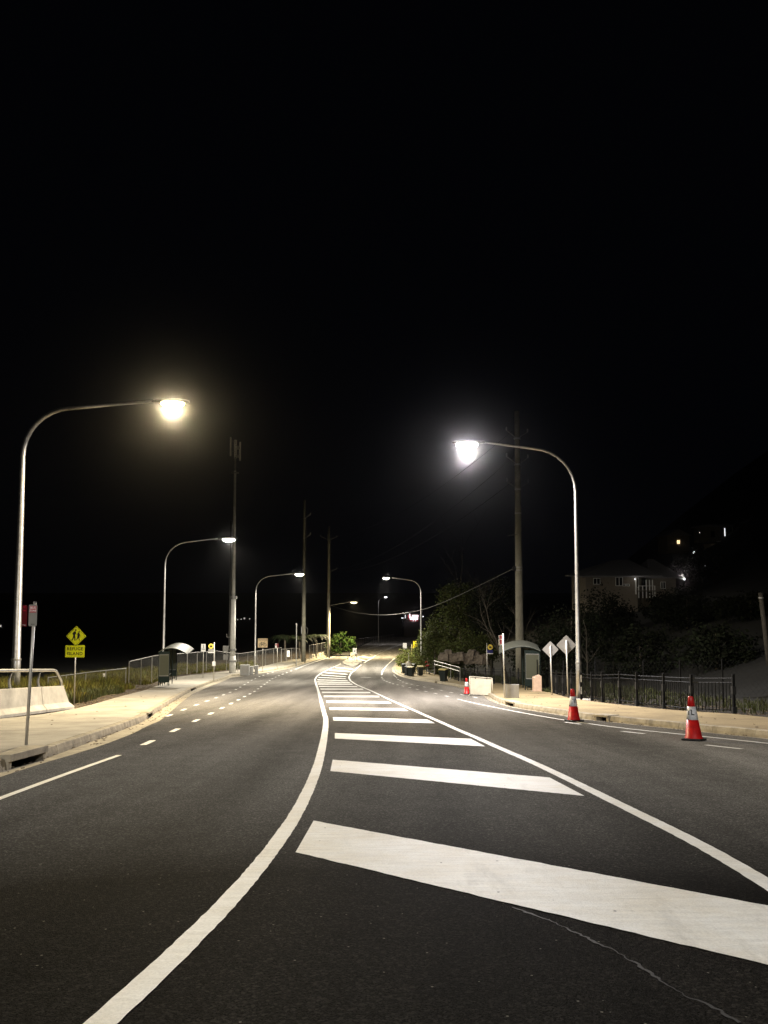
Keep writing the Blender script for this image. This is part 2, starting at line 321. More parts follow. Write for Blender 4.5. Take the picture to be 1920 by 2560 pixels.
# ------------------------------------------------------------------ traced lines (pixels of the photograph -> places on the ground)
LM_px = [(253, 2560), (515, 2321), (600, 2228), (686, 2118), (732, 2054.6), (772.6, 1973.6), (795, 1915.7), (808, 1858), (814, 1820), (815, 1797), (811, 1785), (801.7, 1749),
         (795, 1724.7), (789, 1705.4), (787.6, 1698), (792, 1691), (801.8, 1683.7), (825.4, 1671.6), (852, 1659.6)]
LM2_px = [(893, 1643.5), (930.7, 1633), (964, 1624), (981, 1617.5), (1006, 1609.5), (1034, 1602)]
RM_px = [(1920, 2211), (1828, 2150), (1683.4, 2078), (1538.7, 2007), (1420, 1948), (1321, 1901), (1251, 1872), (1197, 1847), (1149, 1827), (1100.5, 1805), (1042, 1779), (975, 1749.6), (929, 1727.5), (893, 1712.6),
         (876, 1701.8), (872, 1693.3), (877, 1683.7), (889, 1672.8), (903, 1662)]
RM2_px = [(910, 1657), (942.7, 1636.7), (966, 1625.5), (984, 1618.5), (1007, 1611), (1036, 1603)]
LA_px = [(0, 1944), (86.8, 1914), (202.5, 1880.7), (260, 1862), (332.7, 1834), (370, 1814), (399, 1802.8), (420, 1784.7), (447.4, 1760.6), (480.6, 1735), (528.8, 1713.8), (577, 1694), (628, 1686.7),
         (682.5, 1679), (721.7, 1671.6), (751.8, 1662.6), (780, 1653.5), (816, 1642.5), (852, 1633), (884, 1626)]
LF_px = [(13, 1923), (116, 1895), (139, 1884), (191, 1866), (289, 1830), (356, 1804), (385, 1784), (434, 1752), (482, 1725), (528.8, 1706.5), (577, 1690), (628, 1683.5), (682, 1676), (721, 1668.8), (751, 1660), (780, 1651), (816, 1640.3), (852, 1631), (884, 1624.5)]
LB_px = [(0, 1798), (108.5, 1786.6), (186.6, 1772.8), (231, 1762), (289, 1744.7), (361.6, 1726), (419.5, 1704), (440, 1693), (480.6, 1686.7), (571, 1677.7), (646, 1668.6), (691.6, 1657), (735, 1648.5), (780, 1647.5), (816, 1638.5), (852, 1629.5), (884, 1623)]
RA_px = [(1920, 1846.7), (1751.5, 1830.7), (1661, 1819.5), (1586, 1812.6), (1513, 1803.6), (1450, 1799), (1420, 1791.7), (1342, 1779), (1269.6, 1767), (1239.5, 1758), (1221, 1750), (1212, 1742), (1160, 1722), (1125, 1713.6), (1083, 1706.7), (1039, 1700.6), (998, 1690), (981, 1679),
         (979.7, 1670.4), (989, 1657), (1004, 1644), (1017, 1632)]
RB_px = [(1920, 1794.5), (1836, 1785.5), (1691, 1777), (1601, 1768), (1510, 1758), (1420, 1745), (1377, 1731.8), (1326.6, 1721), (1303.7, 1711), (1232.7, 1706), (1161, 1696), (1100, 1688), (1070, 1681), (1030, 1656), (1020, 1645)]
XLa = curveX(LA_px, 0, pre=[(-60, -5.5), (0, -5.3)], post=[(250, -3.0), (420, 25)])
XLf = curveX(LF_px, 0, pre=[(-60, -5.95), (0, -5.75)], post=[(250, -3.4), (420, 24.6)])
XLb_ = curveX(LB_px, .15, pre=[(-60, -9.9), (0, -9.9)], post=[(250, -5.2), (420, 22)])
XRa = curveX(RA_px, 0, pre=[(-60, 8.1), (0, 8.1)], post=[(165, 8.6), (250, 16), (420, 46)])
XRb_ = curveX(RB_px, .15, pre=[(-60, 11.6), (0, 11.6)], post=[(165, 11.2), (250, 19), (420, 49)])
def XLb(Y): return min(XLb_(Y), XLf(Y) - .6)
def XRf(Y): return XRa(Y) + .28
def XRb(Y): return max(XRb_(Y), XRf(Y) + .7)

def frange(a, b, s):
    n = max(1, int(math.ceil((b - a) / s))); return [a + (b - a) * i / n for i in range(n + 1)]
def strip(name, cols, ys, m, parent=None, smooth=False):
    """cols: list of (X(Y), dz(Y)) functions from left to right."""
    mb = MB(); nc = len(cols)
    for y in ys: mb.v += [(fx(y), y, zp(y) + fz(y)) for fx, fz in cols]
    for i in range(len(ys) - 1):
        for j in range(nc - 1): mb.f.append((i * nc + j, i * nc + j + 1, (i + 1) * nc + j + 1, (i + 1) * nc + j))
    me = bpy.data.meshes.new(name); me.from_pydata(mb.v, [], mb.f); me.materials.append(M[m])
    if smooth: me.polygons.foreach_set('use_smooth', [True] * len(me.polygons))
    o = bpy.data.objects.new(name, me); COL.objects.link(o); o.parent = parent; return o
YR = frange(-40, 60, .5)[:-1] + frange(60, 140, .5)[:-1] + frange(140, 400, 2)
c0 = lambda v: (lambda y: v)

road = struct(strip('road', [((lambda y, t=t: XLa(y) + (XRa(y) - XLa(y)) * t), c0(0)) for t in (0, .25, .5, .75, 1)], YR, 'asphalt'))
road['label'] = 'black asphalt road bending left and climbing away'
# far ground sheet, reaching the horizon
mb = MB(); gx = [-700, -300, -80, -30, 0, 30, 80, 300, 700]; gy = [-200, -120, -60, 0, 30, 60, 80, 100, 130, 200, 300, 420, 600, 800, 1100]
for y in gy: mb.v += [(x, y, zp(y) - .5) for x in gx]
for i in range(len(gy) - 1):
    for j in range(len(gx) - 1): mb.f.append((i * 9 + j, i * 9 + j + 1, i * 9 + j + 10, i * 9 + j + 9))
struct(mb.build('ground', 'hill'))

# kerbs, gutters, paths
def inlet_ranges(L): return [(min(W(*a).y, W(*b).y), max(W(*a).y, W(*b).y)) for a, b in L]
INL = inlet_ranges([((14, 1922), (116, 1894.5)), ((367, 1795), (384, 1786)), ((477, 1727.5), (487, 1722)), ((627, 1683.6), (643, 1681.5))])
INR = [(W(1513, 1803).y, W(1450, 1798).y - .15), (W(1275, 1766).y, W(1248, 1760).y), (W(1087, 1707).y, W(1078, 1706).y)]
def in_r(y0, y1, L): return any(y0 < b - .01 and y1 > a + .01 for a, b in L)
def cut(ys0, L):
    ys = sorted(set([round(v, 3) for v in ys0] + [round(v, 3) for r_ in L for v in r_])); return [v for i, v in enumerate(ys) if i == 0 or v - ys[i - 1] > .06]
struct(strip('gutter', [(lambda y: XLf(y), c0(-.02)), (lambda y: XLf(y) * .6 + XLa(y) * .4, c0(-.012)), (XLa, c0(.002))], YR, 'kerb'))
struct(strip('gutter', [(XRa, c0(.002)), (lambda y: XRf(y), c0(-.02))], YR, 'kerb'))
def kerb(side, X, L, ymax):
    s = -1 if side == 'left' else 1
    root = struct(thing('kerb', (0, 0, 0), 'pale concrete kerb of jointed blocks along the %s footpath' % side, 'kerb')); del root['category']
    ys = cut(frange(6, ymax, 1.15), L)
    segs = [(a, b) for a, b in zip(ys[:-1], ys[1:])]
    for a, b in segs + [(-40, 6), (ymax, 135)]:
        if in_r(a, b, L): continue
        mb = MB(); yy = frange(a + .006, b - .006, .4 if b - a < 3 else 1.0); j = random.uniform(-.004, .004)
        prof = [(0, -.06), (.012, .05), (.035, .135 + j), (.055, .15 + j), (.185, .152 + j), (.185, -.06)]
        n = len(prof)
        for y in yy: mb.v += [(X(y) + s * p, y, zp(y) + q) for p, q in prof]
        for i in range(len(yy) - 1):
            for k in range(n - 1): mb.f.append((i * n + k, i * n + k + 1, (i + 1) * n + k + 1, (i + 1) * n + k))
        mb.f += [tuple(range(n)), tuple((len(yy) - 1) * n + k for k in range(n - 1, -1, -1))]
        mb.build('kerb_block', 'kerb', root)
kerb('left', XLf, INL, 95); kerb('right', XRf, INR, 95)
def path(side, Xk, Xb, m, y0, y1, step):
    s = -1 if side == 'left' else 1
    root = struct(thing('footpath', (0, 0, 0), 'concrete footpath on the %s' % side, 'footpath')); del root['category']
    ys = frange(y0, y1, step)
    for a, b in zip(ys[:-1], ys[1:]):
        yy = frange(a + .012, b - .012, .5)
        strip('path_slab', [((lambda y, t=t: Xk(y) + s * .195 + (Xb(y) - Xk(y) - s * .195) * t), (lambda y, t=t: .15 + .012 * t)) for t in ((0, .5, 1) if s > 0 else (1, .5, 0))], yy, m, root)
path('left', XLf, XLb, 'conc_l', -40, 8, 6); path('left', XLf, XLb, 'conc_l', 8, 62, 4.5); path('left', XLf, XLb, 'conc_l', 62, 134, 6)
path('right', XRf, XRb, 'conc_r', -40, 8, 6); path('right', XRf, XRb, 'conc_r', 8, 62, 4.5); path('right', XRf, XRb, 'conc_r', 62, 112, 6)
# a bedding sheet under paths so the joints show dark
struct(strip('path_bedding', [(lambda y: XLb(y) - .3, c0(.1)), (lambda y: XLf(y) - .1, c0(.1))], YR, 'dark'))
struct(strip('path_bedding', [(lambda y: XRf(y) + .1, c0(.1)), (lambda y: XRb(y) + .3, c0(.1))], YR, 'dark'))
def inlet(X, a, b, s, label, lz=.128, lt=.06):
    y0 = (a + b) / 2; o = thing('drain_inlet', (X(y0), y0, zp(y0)), label, 'drain', 'kerb drain inlets')
    L = b - a; ang = math.atan2(X(b) - X(a), b - a); o.rotation_euler = (math.atan2(zp(b) - zp(a), b - a), 0, -ang)
    MB().box((s * .17, 0, lz), (.40, L + .02, lt)).build('lintel', 'kerb', o, bevel=.008)
    for e in (-1, 1): MB().box((s * .11, e * (L / 2 - .06), .03), (.22, .11, .14)).build('end_block', 'kerb', o, bevel=.006)
    MB().box((s * .36, 0, .0), (.02, L, .28)).build('pit_back', 'dark', o)
    MB().box((s * .17, 0, -.07), (.36, L, .05)).build('pit_floor', 'dark', o)
for (a, b), l in zip(INL, ['wide black drain opening under a concrete lintel in the left kerb, nearest the camera', 'small drain opening in the left kerb where the bus bay begins', 'drain inlet in the left bus bay kerb beside the bus shelter', 'dark drain inlet at the far end of the left bus bay']): inlet(XLf, a, b, -1, l, *((.15, .11) if a < 15 else (.128, .06)))
for (a, b), l in zip(INR, ['long black drain opening in the right kerb behind the middle traffic cone', 'drain inlet in the right kerb below the grey board', 'small dark drain inlet in the right kerb in front of the wheelie bins']): inlet(XRf, a, b, 1, l)

# verges
def vL(t, y): return .12 + (.10 * min(t, 3) / 3 if y > 26 else -.05 * min(t, 3)) + (-.25 * max(0, t - 8) if y < 50 else -.10 * max(0, t - 9)) + .04 * math.sin(y * .7 + t * 2) * (t > .4) - (.0 if y > 30 else .0)
def GL(x, y): return zp(y) + vL(max(0, XLb(y) - x), y)
DR = [0, .6, 1.5, 3, 4.5, 6, 8, 11, 15, 20, 26, 34, 45, 60, 80, 110]
def vR(t, y): return .12 + .02 * min(t, 4) + .05 * math.sin(y * .9 + t * 1.7) * (t > .4) + (.36 * max(0, min(t, 30) - 9) + .8 * max(0, t - 40)) * min(1, max(0, (y - 15) / 40)) ** .5
def GR(x, y): return zp(y) + vR(max(0, x - XRb(y)), y)
YV = frange(-40, 140, 1.0)[:-1] + frange(140, 400, 6)
struct(strip('verge', [((lambda y, t=t: XLb(y) - t), (lambda y, t=t: vL(t, y))) for t in DR[::-1]], YV, 'soil'))
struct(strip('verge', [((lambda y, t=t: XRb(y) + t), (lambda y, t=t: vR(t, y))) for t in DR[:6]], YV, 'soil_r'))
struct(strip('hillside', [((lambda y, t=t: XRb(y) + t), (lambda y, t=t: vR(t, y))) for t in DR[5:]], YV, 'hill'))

# ------------------------------------------------------------------ painted markings
def resample(P, step):
    P = [Vector(p) for p in P]; d = [0]
    for a, b in zip(P[:-1], P[1:]): d.append(d[-1] + (b.xy - a.xy).length)
    n = max(2, int(d[-1] / step)); tt = np.linspace(0, d[-1], n + 1)
    x = np.interp(tt, d, [p.x for p in P]); y = np.interp(tt, d, [p.y for p in P])
    k = max(1, int(2.4 / step)) | 1
    if len(x) > k * 2:
        xp = np.pad(x, k // 2, 'reflect', reflect_type='odd'); yp = np.pad(y, k // 2, 'reflect', reflect_type='odd')
        x = np.convolve(xp, np.ones(k) / k, 'valid'); y = np.convolve(yp, np.ones(k) / k, 'valid')
    return list(zip(x, y))
LIFT = .006
def ribbon(name, P, wd, m='paint', step=.4, lift=LIFT, parent=road, wobble=.0):
    q = resample(P, step) if len(P) > 2 or step < 1 else [(p[0], p[1]) for p in P]
    mb = MB()
    for i, (x, y) in enumerate(q):
        a = q[max(0, i - 1)]; b = q[min(len(q) - 1, i + 1)]; t = Vector((b[0] - a[0], b[1] - a[1])).normalized(); nx, ny = t.y, -t.x
        for s in (-1, 1):
            h = wd / 2 * s + random.uniform(-wobble, wobble); xx, yy = x + nx * h, y + ny * h; mb.v.append((xx, yy, zp(yy) + lift))
    for i in range(len(q) - 1): mb.f.append((2 * i, 2 * i + 1, 2 * i + 3, 2 * i + 2))
    return mb.build(name, m, parent)
LMw = [W(*p) for p in LM_px]; RMw = [W(*p) for p in RM_px]
LMw = [LMw[0] + (LMw[0] - LMw[1]) * 3] + LMw; RMw = [RMw[0] + (RMw[0] - RMw[1]) * 2] + RMw
ribbon('median_line', LMw, .145, step=.07, wobble=.004); ribbon('median_line', RMw, .15, step=.07, wobble=.004)
ribbon('median_line', [W(*p) for p in LM2_px], .15, step=1.2); ribbon('median_line', [W(*p) for p in RM2_px], .15, step=1.2)
ribbon('edge_line', [W(-160, 2056)] + [W(*p) for p in [(0, 1997), (150.5, 1940.6), (298, 1888.5)]], .10, step=.3)
ribbon('edge_line', [W(*p) for p in [(737.5, 1673.5), (770, 1661), (808.5, 1647.5), (878.4, 1631), (941, 1616), (989, 1604), (1023, 1595.7)]], .14, step=.8)
ribbon('edge_line', [W(*p) for p in [(1143.6, 1747.7), (1185, 1758), (1251.5, 1771.5), (1312, 1783.6), (1419, 1802), (1459, 1808), (1571, 1823), (1721, 1837.6), (1782, 1844), (1920, 1859), (2150, 1884)]][::-1], .10, step=.3)
ribbon('edge_line', [W(*p) for p in [(954, 1687), (956.8, 1676.4), (967.6, 1663), (984.5, 1647.5), (1000, 1635.5), (1014.6, 1628)]], .15, step=.6)
ribbon('cross_line', [W(901, 1693.3), W(927, 1694)], .25, step=5)
Z3 = lambda x, y: (700 + x * .2411, 1580 + y * .2411)
bars = [[(784, 2053), None, None, (739, 2132)],
        [(831.6, 1900), (1373.8, 1944.7), (1461.7, 1991), (825.8, 1928.5)], [(837, 1833), (1177, 1847.5), (1213, 1866.6), (837, 1847)],
        [(832, 1793), (1067.7, 1799), (1087.7, 1808.6), (833.8, 1802)], [(822.7, 1769), (1008.6, 1771), (1020.7, 1777.7), (824.6, 1775)],
        [(814.8, 1751.7), (970, 1753.6), (979.7, 1758.9), (816.7, 1757.2)]]
for x0, x1, ya, yb, s in [(452, 1035, 660, 677, 1.5), (434, 942, 620, 634, 1.5), (417, 868, 586, 599, 1.5), (402, 806, 560, 570, 1.5), (390, 757, 535, 545, 2), (384, 730, 514, 523, 5), (387, 708, 492, 501, 9),
                          (397, 690, 467, 475, 13), (425, 690, 443, 450, 17), (463, 708, 418, 425, 18), (512, 735, 391, 398, 18), (572, 765, 364, 371, 18)]:
    bars.append([Z3(x0, ya), Z3(x1 - 12, ya + s), Z3(x1, yb + s), Z3(x0 + 3, yb)])
Z7 = lambda x, y: (780 + x * .1205, 1580 + y * .1205)
for q in [((945, 560), (1110, 585), (1120, 600), (960, 575)), ((1040, 510), (1200, 528), (1215, 540), (1050, 525)), ((1190, 460), (1310, 470), (1325, 482), (1205, 474)), ((1320, 405), (1420, 412), (1432, 422), (1335, 418))]: bars.append([Z7(*p) for p in q])
for q in bars:
    if q[1] is None:
        a, d = W(*q[0]), W(*q[3]); b = a + (W(1920, 2266) - a) * 1.22; c = d + (W(1920, 2415) - d) * 1.38
    else: a, b, c, d = [W(*p) for p in q]
    mb = MB(); n = 60 if q[0][1] > 1780 else 14; k = 4
    for i in range(n + 1):
        p0, p1 = a.lerp(b, i / n), d.lerp(c, i / n)
        for j in range(k + 1):
            p = p0.lerp(p1, j / k)
            e = random.uniform(-.009, .009) if j in (0, k) else 0
            mb.v.append((p.x, p.y + e, zp(p.y + e) + LIFT))
    for i in range(n):
        for j in range(k): mb.f.append((i * (k + 1) + j, (i + 1) * (k + 1) + j, (i + 1) * (k + 1) + j + 1, i * (k + 1) + j + 1))
    mb.build('hatch_bar', 'paint', road)
Z4 = lambda x, y: (360 + x * .3014, 1640 + y * .3014)
Z5 = lambda x, y: (920 + x * .3014, 1660 + y * .3014)
SA = [(35, 720), (257, 617), (430, 537), (555, 478), (648, 432), (722, 395), (784, 364), (834, 337), (878, 315), (917, 294), (946, 273), (972, 254), (1000, 235), (1021, 218), (1043, 203), (1066, 189), (1092, 175), (1119, 163), (1150, 151), (1184, 139), (1220, 124)]
SB = [(208, 494), (330, 446), (435, 406), (523, 374), (598, 347), (659, 323), (714, 301), (762, 279), (799, 259), (834, 237), (864, 219), (893, 202), (924, 186), (957, 171), (990, 160), (1027, 148), (1068, 135)]
SC = [(655, 268), (560, 245), (480, 228), (408, 211), (347, 196), (290, 183), (245, 173), (208, 164), (180, 155), (155, 145), (135, 135), (122, 124), (115, 112)]
SD = [(890, 278), (782, 256), (690, 237), (608, 219), (533, 204), (468, 191), (412, 180), (363, 169), (322, 161), (290, 150), (268, 138), (250, 128), (237, 115), (225, 103), (216, 92)]
for S, Z in ((SA, Z4), (SB, Z4), (SC, Z5), (SD, Z5)):
    P = [W(*Z(*p)) for p in S]
    for i, p in enumerate(P):
        t = (P[min(len(P) - 1, i + 1)].xy - P[max(0, i - 1)].xy).normalized() * .5
        ribbon('lane_dash', [(p.x - t.x, p.y - t.y, 0), (p.x + t.x, p.y + t.y, 0)], .13, step=5)
for a, b in (((1554, 1828.5), (1611.4, 1835)), ((1764.5, 1863), (1854, 1873)), ((1411, 1805.6), (1453, 1811))):
    ribbon('lane_dash', [W(*a), W(*b)], .11, step=5)
# sealed crack in the foreground
ck = [W(960 + x * .5787, 1800 + y * .5787) for x, y in [(560, 810), (720, 870), (860, 935), (1010, 1005), (1130, 1080), (1220, 1150), (1330, 1205), (1450, 1255), (1530, 1310)]]
mb = MB()
for i, p in enumerate(resample(ck, .03)):
    h = .003 + .011 * (math.sin(i * .37) * .5 + .5) * random.uniform(.3, 1); jx = random.uniform(-.012, .012); mb.v += [(p[0] + jx - h, p[1] - h * .4, zp(p[1] - h * .4) + .003), (p[0] + jx + h, p[1] + h * .4, zp(p[1] + h * .4) + .003)]
mb.f = [(2 * i, 2 * i + 1, 2 * i + 3, 2 * i + 2) for i in range(len(mb.v) // 2 - 1)]
mb.build('sealed_crack', 'stain', road)
# refuge island of two kerbed noses with a walking gap
isl = struct(thing('refuge_island', (0, 0, 0), 'pale concrete refuge island in the middle of the road', 'island')); del isl['category']
Z8 = lambda x, y: (840 + x * .04822, 1600 + y * .04822)
for poly in ([(330, 1215), (420, 1285), (600, 1350), (800, 1388), (960, 1385), (1080, 1350), (1230, 1245), (1180, 1232), (380, 1195)],
             [(340, 1165), (520, 1080), (700, 985), (860, 905), (1000, 930), (1180, 990), (1290, 1060), (1335, 1130), (1320, 1195), (900, 1180)]):
    P = [W(*Z8(*p)) for p in poly]; n = len(P)
    MB().add([(p.x, p.y, p.z - .05) for p in P] + [(p.x, p.y, p.z + .13) for p in P], [tuple(range(n, 2 * n))] + [(i, (i + 1) % n, (i + 1) % n + n, i + n) for i in range(n)]).build('island_nose', 'barrier', isl)

# ------------------------------------------------------------------ street lamps
def lamp_unit(root, hx, hz, c, power, side=1, scale=1.0, rz=0.0, name='luminaire', spot=False, cone=174, tilt=8):
    """lantern whose centre is at (hx,0,hz) in the lamp's own frame, pointing along +x"""
    h = thing(name, (hx, 0, hz), None, None); h.parent = root; h.rotation_euler = (0, 0, rz)
    k = scale
    prof = [(-.46, .0), (-.42, .03), (-.15, .05), (.15, .055), (.32, .035), (.40, .0)]
    mb = MB(); n = 12
    for x, t in prof:
        for j in range(n):
            a = 2 * math.pi * j / n; yy = math.cos(a) * (.05 + t * 1.25) * k; zz = math.sin(a); zz = zz * (.03 + t * .8) if zz > 0 else zz * .02
            mb.v.append((x * k, yy, zz * k))
    for i in range(len(prof) - 1):
        for j in range(n): mb.f.append((i * n + j, i * n + (j + 1) % n, (i + 1) * n + (j + 1) % n, (i + 1) * n + j))
    mb.f += [tuple(range(n)), tuple((len(prof) - 1) * n + j for j in range(n))]
    mb.build('housing', 'galvd', h, smooth=True)
    lb = MB(); rr = [(0.02, -.155), (.09, -.148), (.16, -.12), (.20, -.08), (.215, -.035), (.20, -.012)]
    n = 16
    for r_, z in rr:
        for j in range(n): a = 2 * math.pi * j / n; lb.v.append((r_ * 1.35 * math.cos(a) * k + .03, r_ * .9 * math.sin(a) * k, z * k))
    for i in range(len(rr) - 1):
        for j in range(n): lb.f.append((i * n + j, i * n + (j + 1) % n, (i + 1) * n + (j + 1) % n, (i + 1) * n + j))
    lb.f.append(tuple(range(n)))
    lb.build('lens', c, h, smooth=True)
    L = bpy.data.lights.new('lantern_light', 'SPOT'); L.energy = power; L.shadow_soft_size = .16
    L.spot_size = R(cone); L.spot_blend = .38
    L.color = LCOL[c.name]
    lo = bpy.data.objects.new('lantern_light', L); COL.objects.link(lo); lo.parent = h; lo.location = (0.03, 0, -.19 * k)
    lo.rotation_euler = (0, R(-tilt), 0)
    return h
LCOL = {}
def lens(name, ec, es, lc): m = lens_mat(name, ec, es); LCOL[m.name] = lc; return m
warm = lens('lens_warm', (1, .86, .50), 4.0, (1, .81, .47)); neut = lens('lens_neutral', (1, .94, .78), 24, (1, .93, .78)); cool = lens('lens_cool', (1, .96, 1), 20, (1, .95, .96)); rear = lens('lens_rear', (1, .96, .88), 8, (1, .97, .92))
def street_lamp(base, head, c, label, power=POWER, rbend=1.35, rad=.095, scale=1.0, lean=0.0, cone=174, tilt=8):
    dx, dy = head.x - base.x, head.y - base.y; reach = math.hypot(dx, dy); H = head.z - base.z
    root = thing('street_lamp', base, label, 'street lamp', 'curved arm street lamps', math.atan2(dy, dx))
    rise = .28; P = [(0, 0, 0), (0, 0, 1.6), (0, 0, 1.62), (0, 0, H * .5), (0, 0, H - rise - rbend)]; rd = [rad, rad * .99, rad * .92, rad * .72, rad * .56]
    for k in range(1, 9):
        a = R(90 * k / 8) * .965; P.append((rbend - rbend * math.cos(a), 0, H - rise - rbend + rbend * math.sin(a))); rd.append(rad * (.56 - .01 * k))
    P.append((reach - .42 * scale, 0, H)); rd.append(rad * .30)
    MB().tube(P, rd, 12).build('pole', 'galv', root, smooth=True)
    MB().box((0, 0, .012), (.42, .42, .024)).build('base_plate', 'galvd', root)
    MB().tube([(0, 0, 1.55), (0, 0, 1.62)], rad * 1.08, 12).build('collar', 'galvd', root)
    MB().box((0, -rad * .98, .75), (.10, .02, .42)).build('access_door', 'galvd', root)
    lamp_unit(root, reach, H - .02, c, power, scale=scale, cone=cone, tilt=tilt)
    return root
def lampspec(bx, by, hx, hy, Y, side):
    b = atY(bx, by, Y); z = (GL if side < 0 else GR)(b.x, Y) - .02; return Vector((b.x, Y, z)), atY(hx, hy, Y)
street_lamp(*lampspec(38, 1716, 430, 1003, 30, -1), warm, 'tall curved street lamp glowing yellow behind the concrete barrier on the left', POWER * .95, rbend=1.9, rad=.17, scale=1.7)
street_lamp(*lampspec(408, 1630, 571, 1346, 63, -1), neut, 'street lamp rising behind the left bus shelter', POWER * .85, rbend=1.9, rad=.13, scale=1.8)
street_lamp(*lampspec(637, 1658, 748, 1434, 92, -1), neut, 'street lamp beside the cyclist sign and grey cabinets on the left', POWER * 1.1, rbend=1.9, rad=.13, scale=1.8)
street_lamp(*lampspec(1448, 1745, 1169, 1106, 33.6, 1), cool, 'tall street lamp with dazzling white head behind the black fence on the right', POWER * 1.0, rbend=1.9, rad=.125, scale=1.7, cone=178, tilt=8)
street_lamp(*lampspec(1053, 1640, 966, 1444, 92, 1), neut, 'street lamp standing in shrubs behind the wheelie bins', POWER * 1.0, rbend=1.5, rad=.10, scale=1.3)
street_lamp(Vector((atY(946, 1580, 200).x, 200, zp(200))), atY(964, 1492, 200), cool, 'small farthest street lamp high on the dark hill road', POWER * .15, rbend=1.2)
# the next lamps of both rows, behind the camera
street_lamp(Vector((-12.2, -17.8, zp(-17.8))), Vector((-8.0, -17.8, zp(-17.8) + 11.3)), rear, 'street lamp of the left row standing behind the camera', POWER * 1.35, rbend=1.9, rad=.15)
street_lamp(Vector((12.4, -6, zp(-6) + .1)), Vector((7.4, -6, zp(-6) + 11.0)), rear, 'street lamp of the right row standing behind the camera', POWER * .34, rbend=1.9, rad=.12)

# ------------------------------------------------------------------ poles and masts
def at_ground(px, Y, side): 
    x = atY(px, 1600, Y).x; return Vector((x, Y, (GL if side < 0 else GR)(x, Y)))
# phone mast
Y = 85; b = at_ground(582, Y, -1); top = atY(590, 1092, Y).z - b.z
o = thing('phone_mast', b - Vector((0, 0, .1)), 'tall grey phone mast with antenna panels at its top behind the chain link fence', 'mast')
dx = (atY(590, 1092, Y).x - b.x)
def lx(z): return 0.0
hz = lambda py: atY(590, py, Y).z - b.z
MB().tube([(0, 0, 0), (0, 0, hz(1637))], [.36, .34], 12).build('mast_foot', 'mast', o, smooth=True)
MB().tube([(0, 0, hz(1637)), (0, 0, hz(1491))], [.30, .26], 12).build('lower_shaft', 'mast', o, smooth=True)
MB().tube([(0, 0, hz(1491)), (0, 0, hz(1175))], [.20, .13], 12).build('upper_shaft', 'mast', o, smooth=True)
for py, r_ in ((1493, .42), (1490, .42), (1622, .40), (1650, .44), (1180, .40)):
    z = hz(py); MB().tube([(0, 0, z - .09), (0, 0, z + .09)], r_, 12).build('flange', 'galvd', o)
MB().tube([(0, 0, hz(1175)), (0, 0, hz(1140))], .10, 8).build('head_pipe', 'galvd', o)
for a, dz in ((185, 0), (20, -.5), (100, -.2)):
    p = (math.cos(R(a)) * .52, math.sin(R(a)) * .52); z0, z1 = hz(1138) + dz, hz(1091) + dz
    pn = MB().box((p[0], p[1], (z0 + z1) / 2), (.16, .30, z1 - z0), R(a)).build('antenna_panel', 'mast', o, bevel=.03)
    for f in (.25, .8): MB().tube([(0, 0, z0 + (z1 - z0) * f), (p[0], p[1], z0 + (z1 - z0) * f)], .03, 6).build('bracket', 'galvd', pn)
MB().box((.33, -.15, hz(1118)), (.28, .25, .34)).build('radio_unit', 'alu', o); MB().box((.36, -.15, hz(1128) - .5), (.22, .22, .3)).build('radio_unit', 'alu', o)
for k in range(2): MB().tube([(-.34 - .07 * k, -.1, hz(1640)), (-.32 - .06 * k, -.1, hz(1300))], .03, 6).build('feeder_cable', 'cable', o)
MB().box((-.75, -.1, hz(1621)), (.55, .35, .75)).build('equipment_box', 'galvd', o, bevel=.02); MB().box((-.72, -.15, hz(1640)), (.5, .35, .6)).build('equipment_box', 'galvd', o, bevel=.02)
MB().tube([(-.25, -.2, hz(1590)), (-.6, -.25, hz(1590)), (-.62, -.25, hz(1582))], .035, 6).build('bracket_arm', 'alu', o)

def power_pole(px, py_top, Y, side, r0, r1, m, label, arms=(), arm_len=1.0, arm_rz=0.0, name='power_pole', lean=0.0):
    b = at_ground(px, Y, side); H = atY(px, py_top, Y).z - b.z
    o = thing(name, b - Vector((0, 0, .1)), label, 'power pole'); n = 7
    MB().tube([(lean * k / n, 0, (H + .1) * k / n) for k in range(n + 1)], [r0 + (r1 - r0) * k / n for k in range(n + 1)], 14).build('shaft', m, o, smooth=True)
    for py, s in arms:
        z = atY(px, py, Y).z - b.z; c, d = math.cos(arm_rz), math.sin(arm_rz); L = arm_len
        if s in (-1, 0): 
            a = MB().tube([(0, 0, z - .25), (-L * c, -L * d, z + .32)], .045, 6).build('cross_arm', 'galvd', o)
            MB().lathe([(.03, 0), (.08, .05), (.05, .1), (.08, .15), (.05, .2), (.07, .26), (.02, .3)], 8, (-L * c, -L * d, z + .3)).build('insulator', 'conduit', a)
        if s in (1, 0):
            a = MB().tube([(0, 0, z - .25), (L * c, L * d, z + .32)], .045, 6).build('cross_arm', 'galvd', o)
            MB().lathe([(.03, 0), (.08, .05), (.05, .1), (.08, .15), (.05, .2), (.07, .26), (.02, .3)], 8, (L * c, L * d, z + .3)).build('insulator', 'conduit', a)
        MB().tube([(0, 0, z - .33), (0, 0, z - .2)], r0 * .85, 12).build('band', 'galvd', o)
    return o, b, H
bigp, bb, bH = power_pole(1299, 1028, 60, 1, .33, .19, 'dimpole', 'thick tall power pole with short cross arms behind the right bus shelter', [(1085, 0), (1150, 0), (1212, 0)], 1.0, R(25))
for py in (1280, 1415, 1422):
    z = atY(1299, py, 60).z - bb.z; MB().tube([(0, 0, z - .05), (0, 0, z + .05)], .33, 14).build('clamp', 'galvd', bigp)
zz = atY(1299, 1418, 60).z - bb.z; MB().box((-.38, -.1, zz), (.25, .2, .35)).build('cable_joint', 'black', bigp)
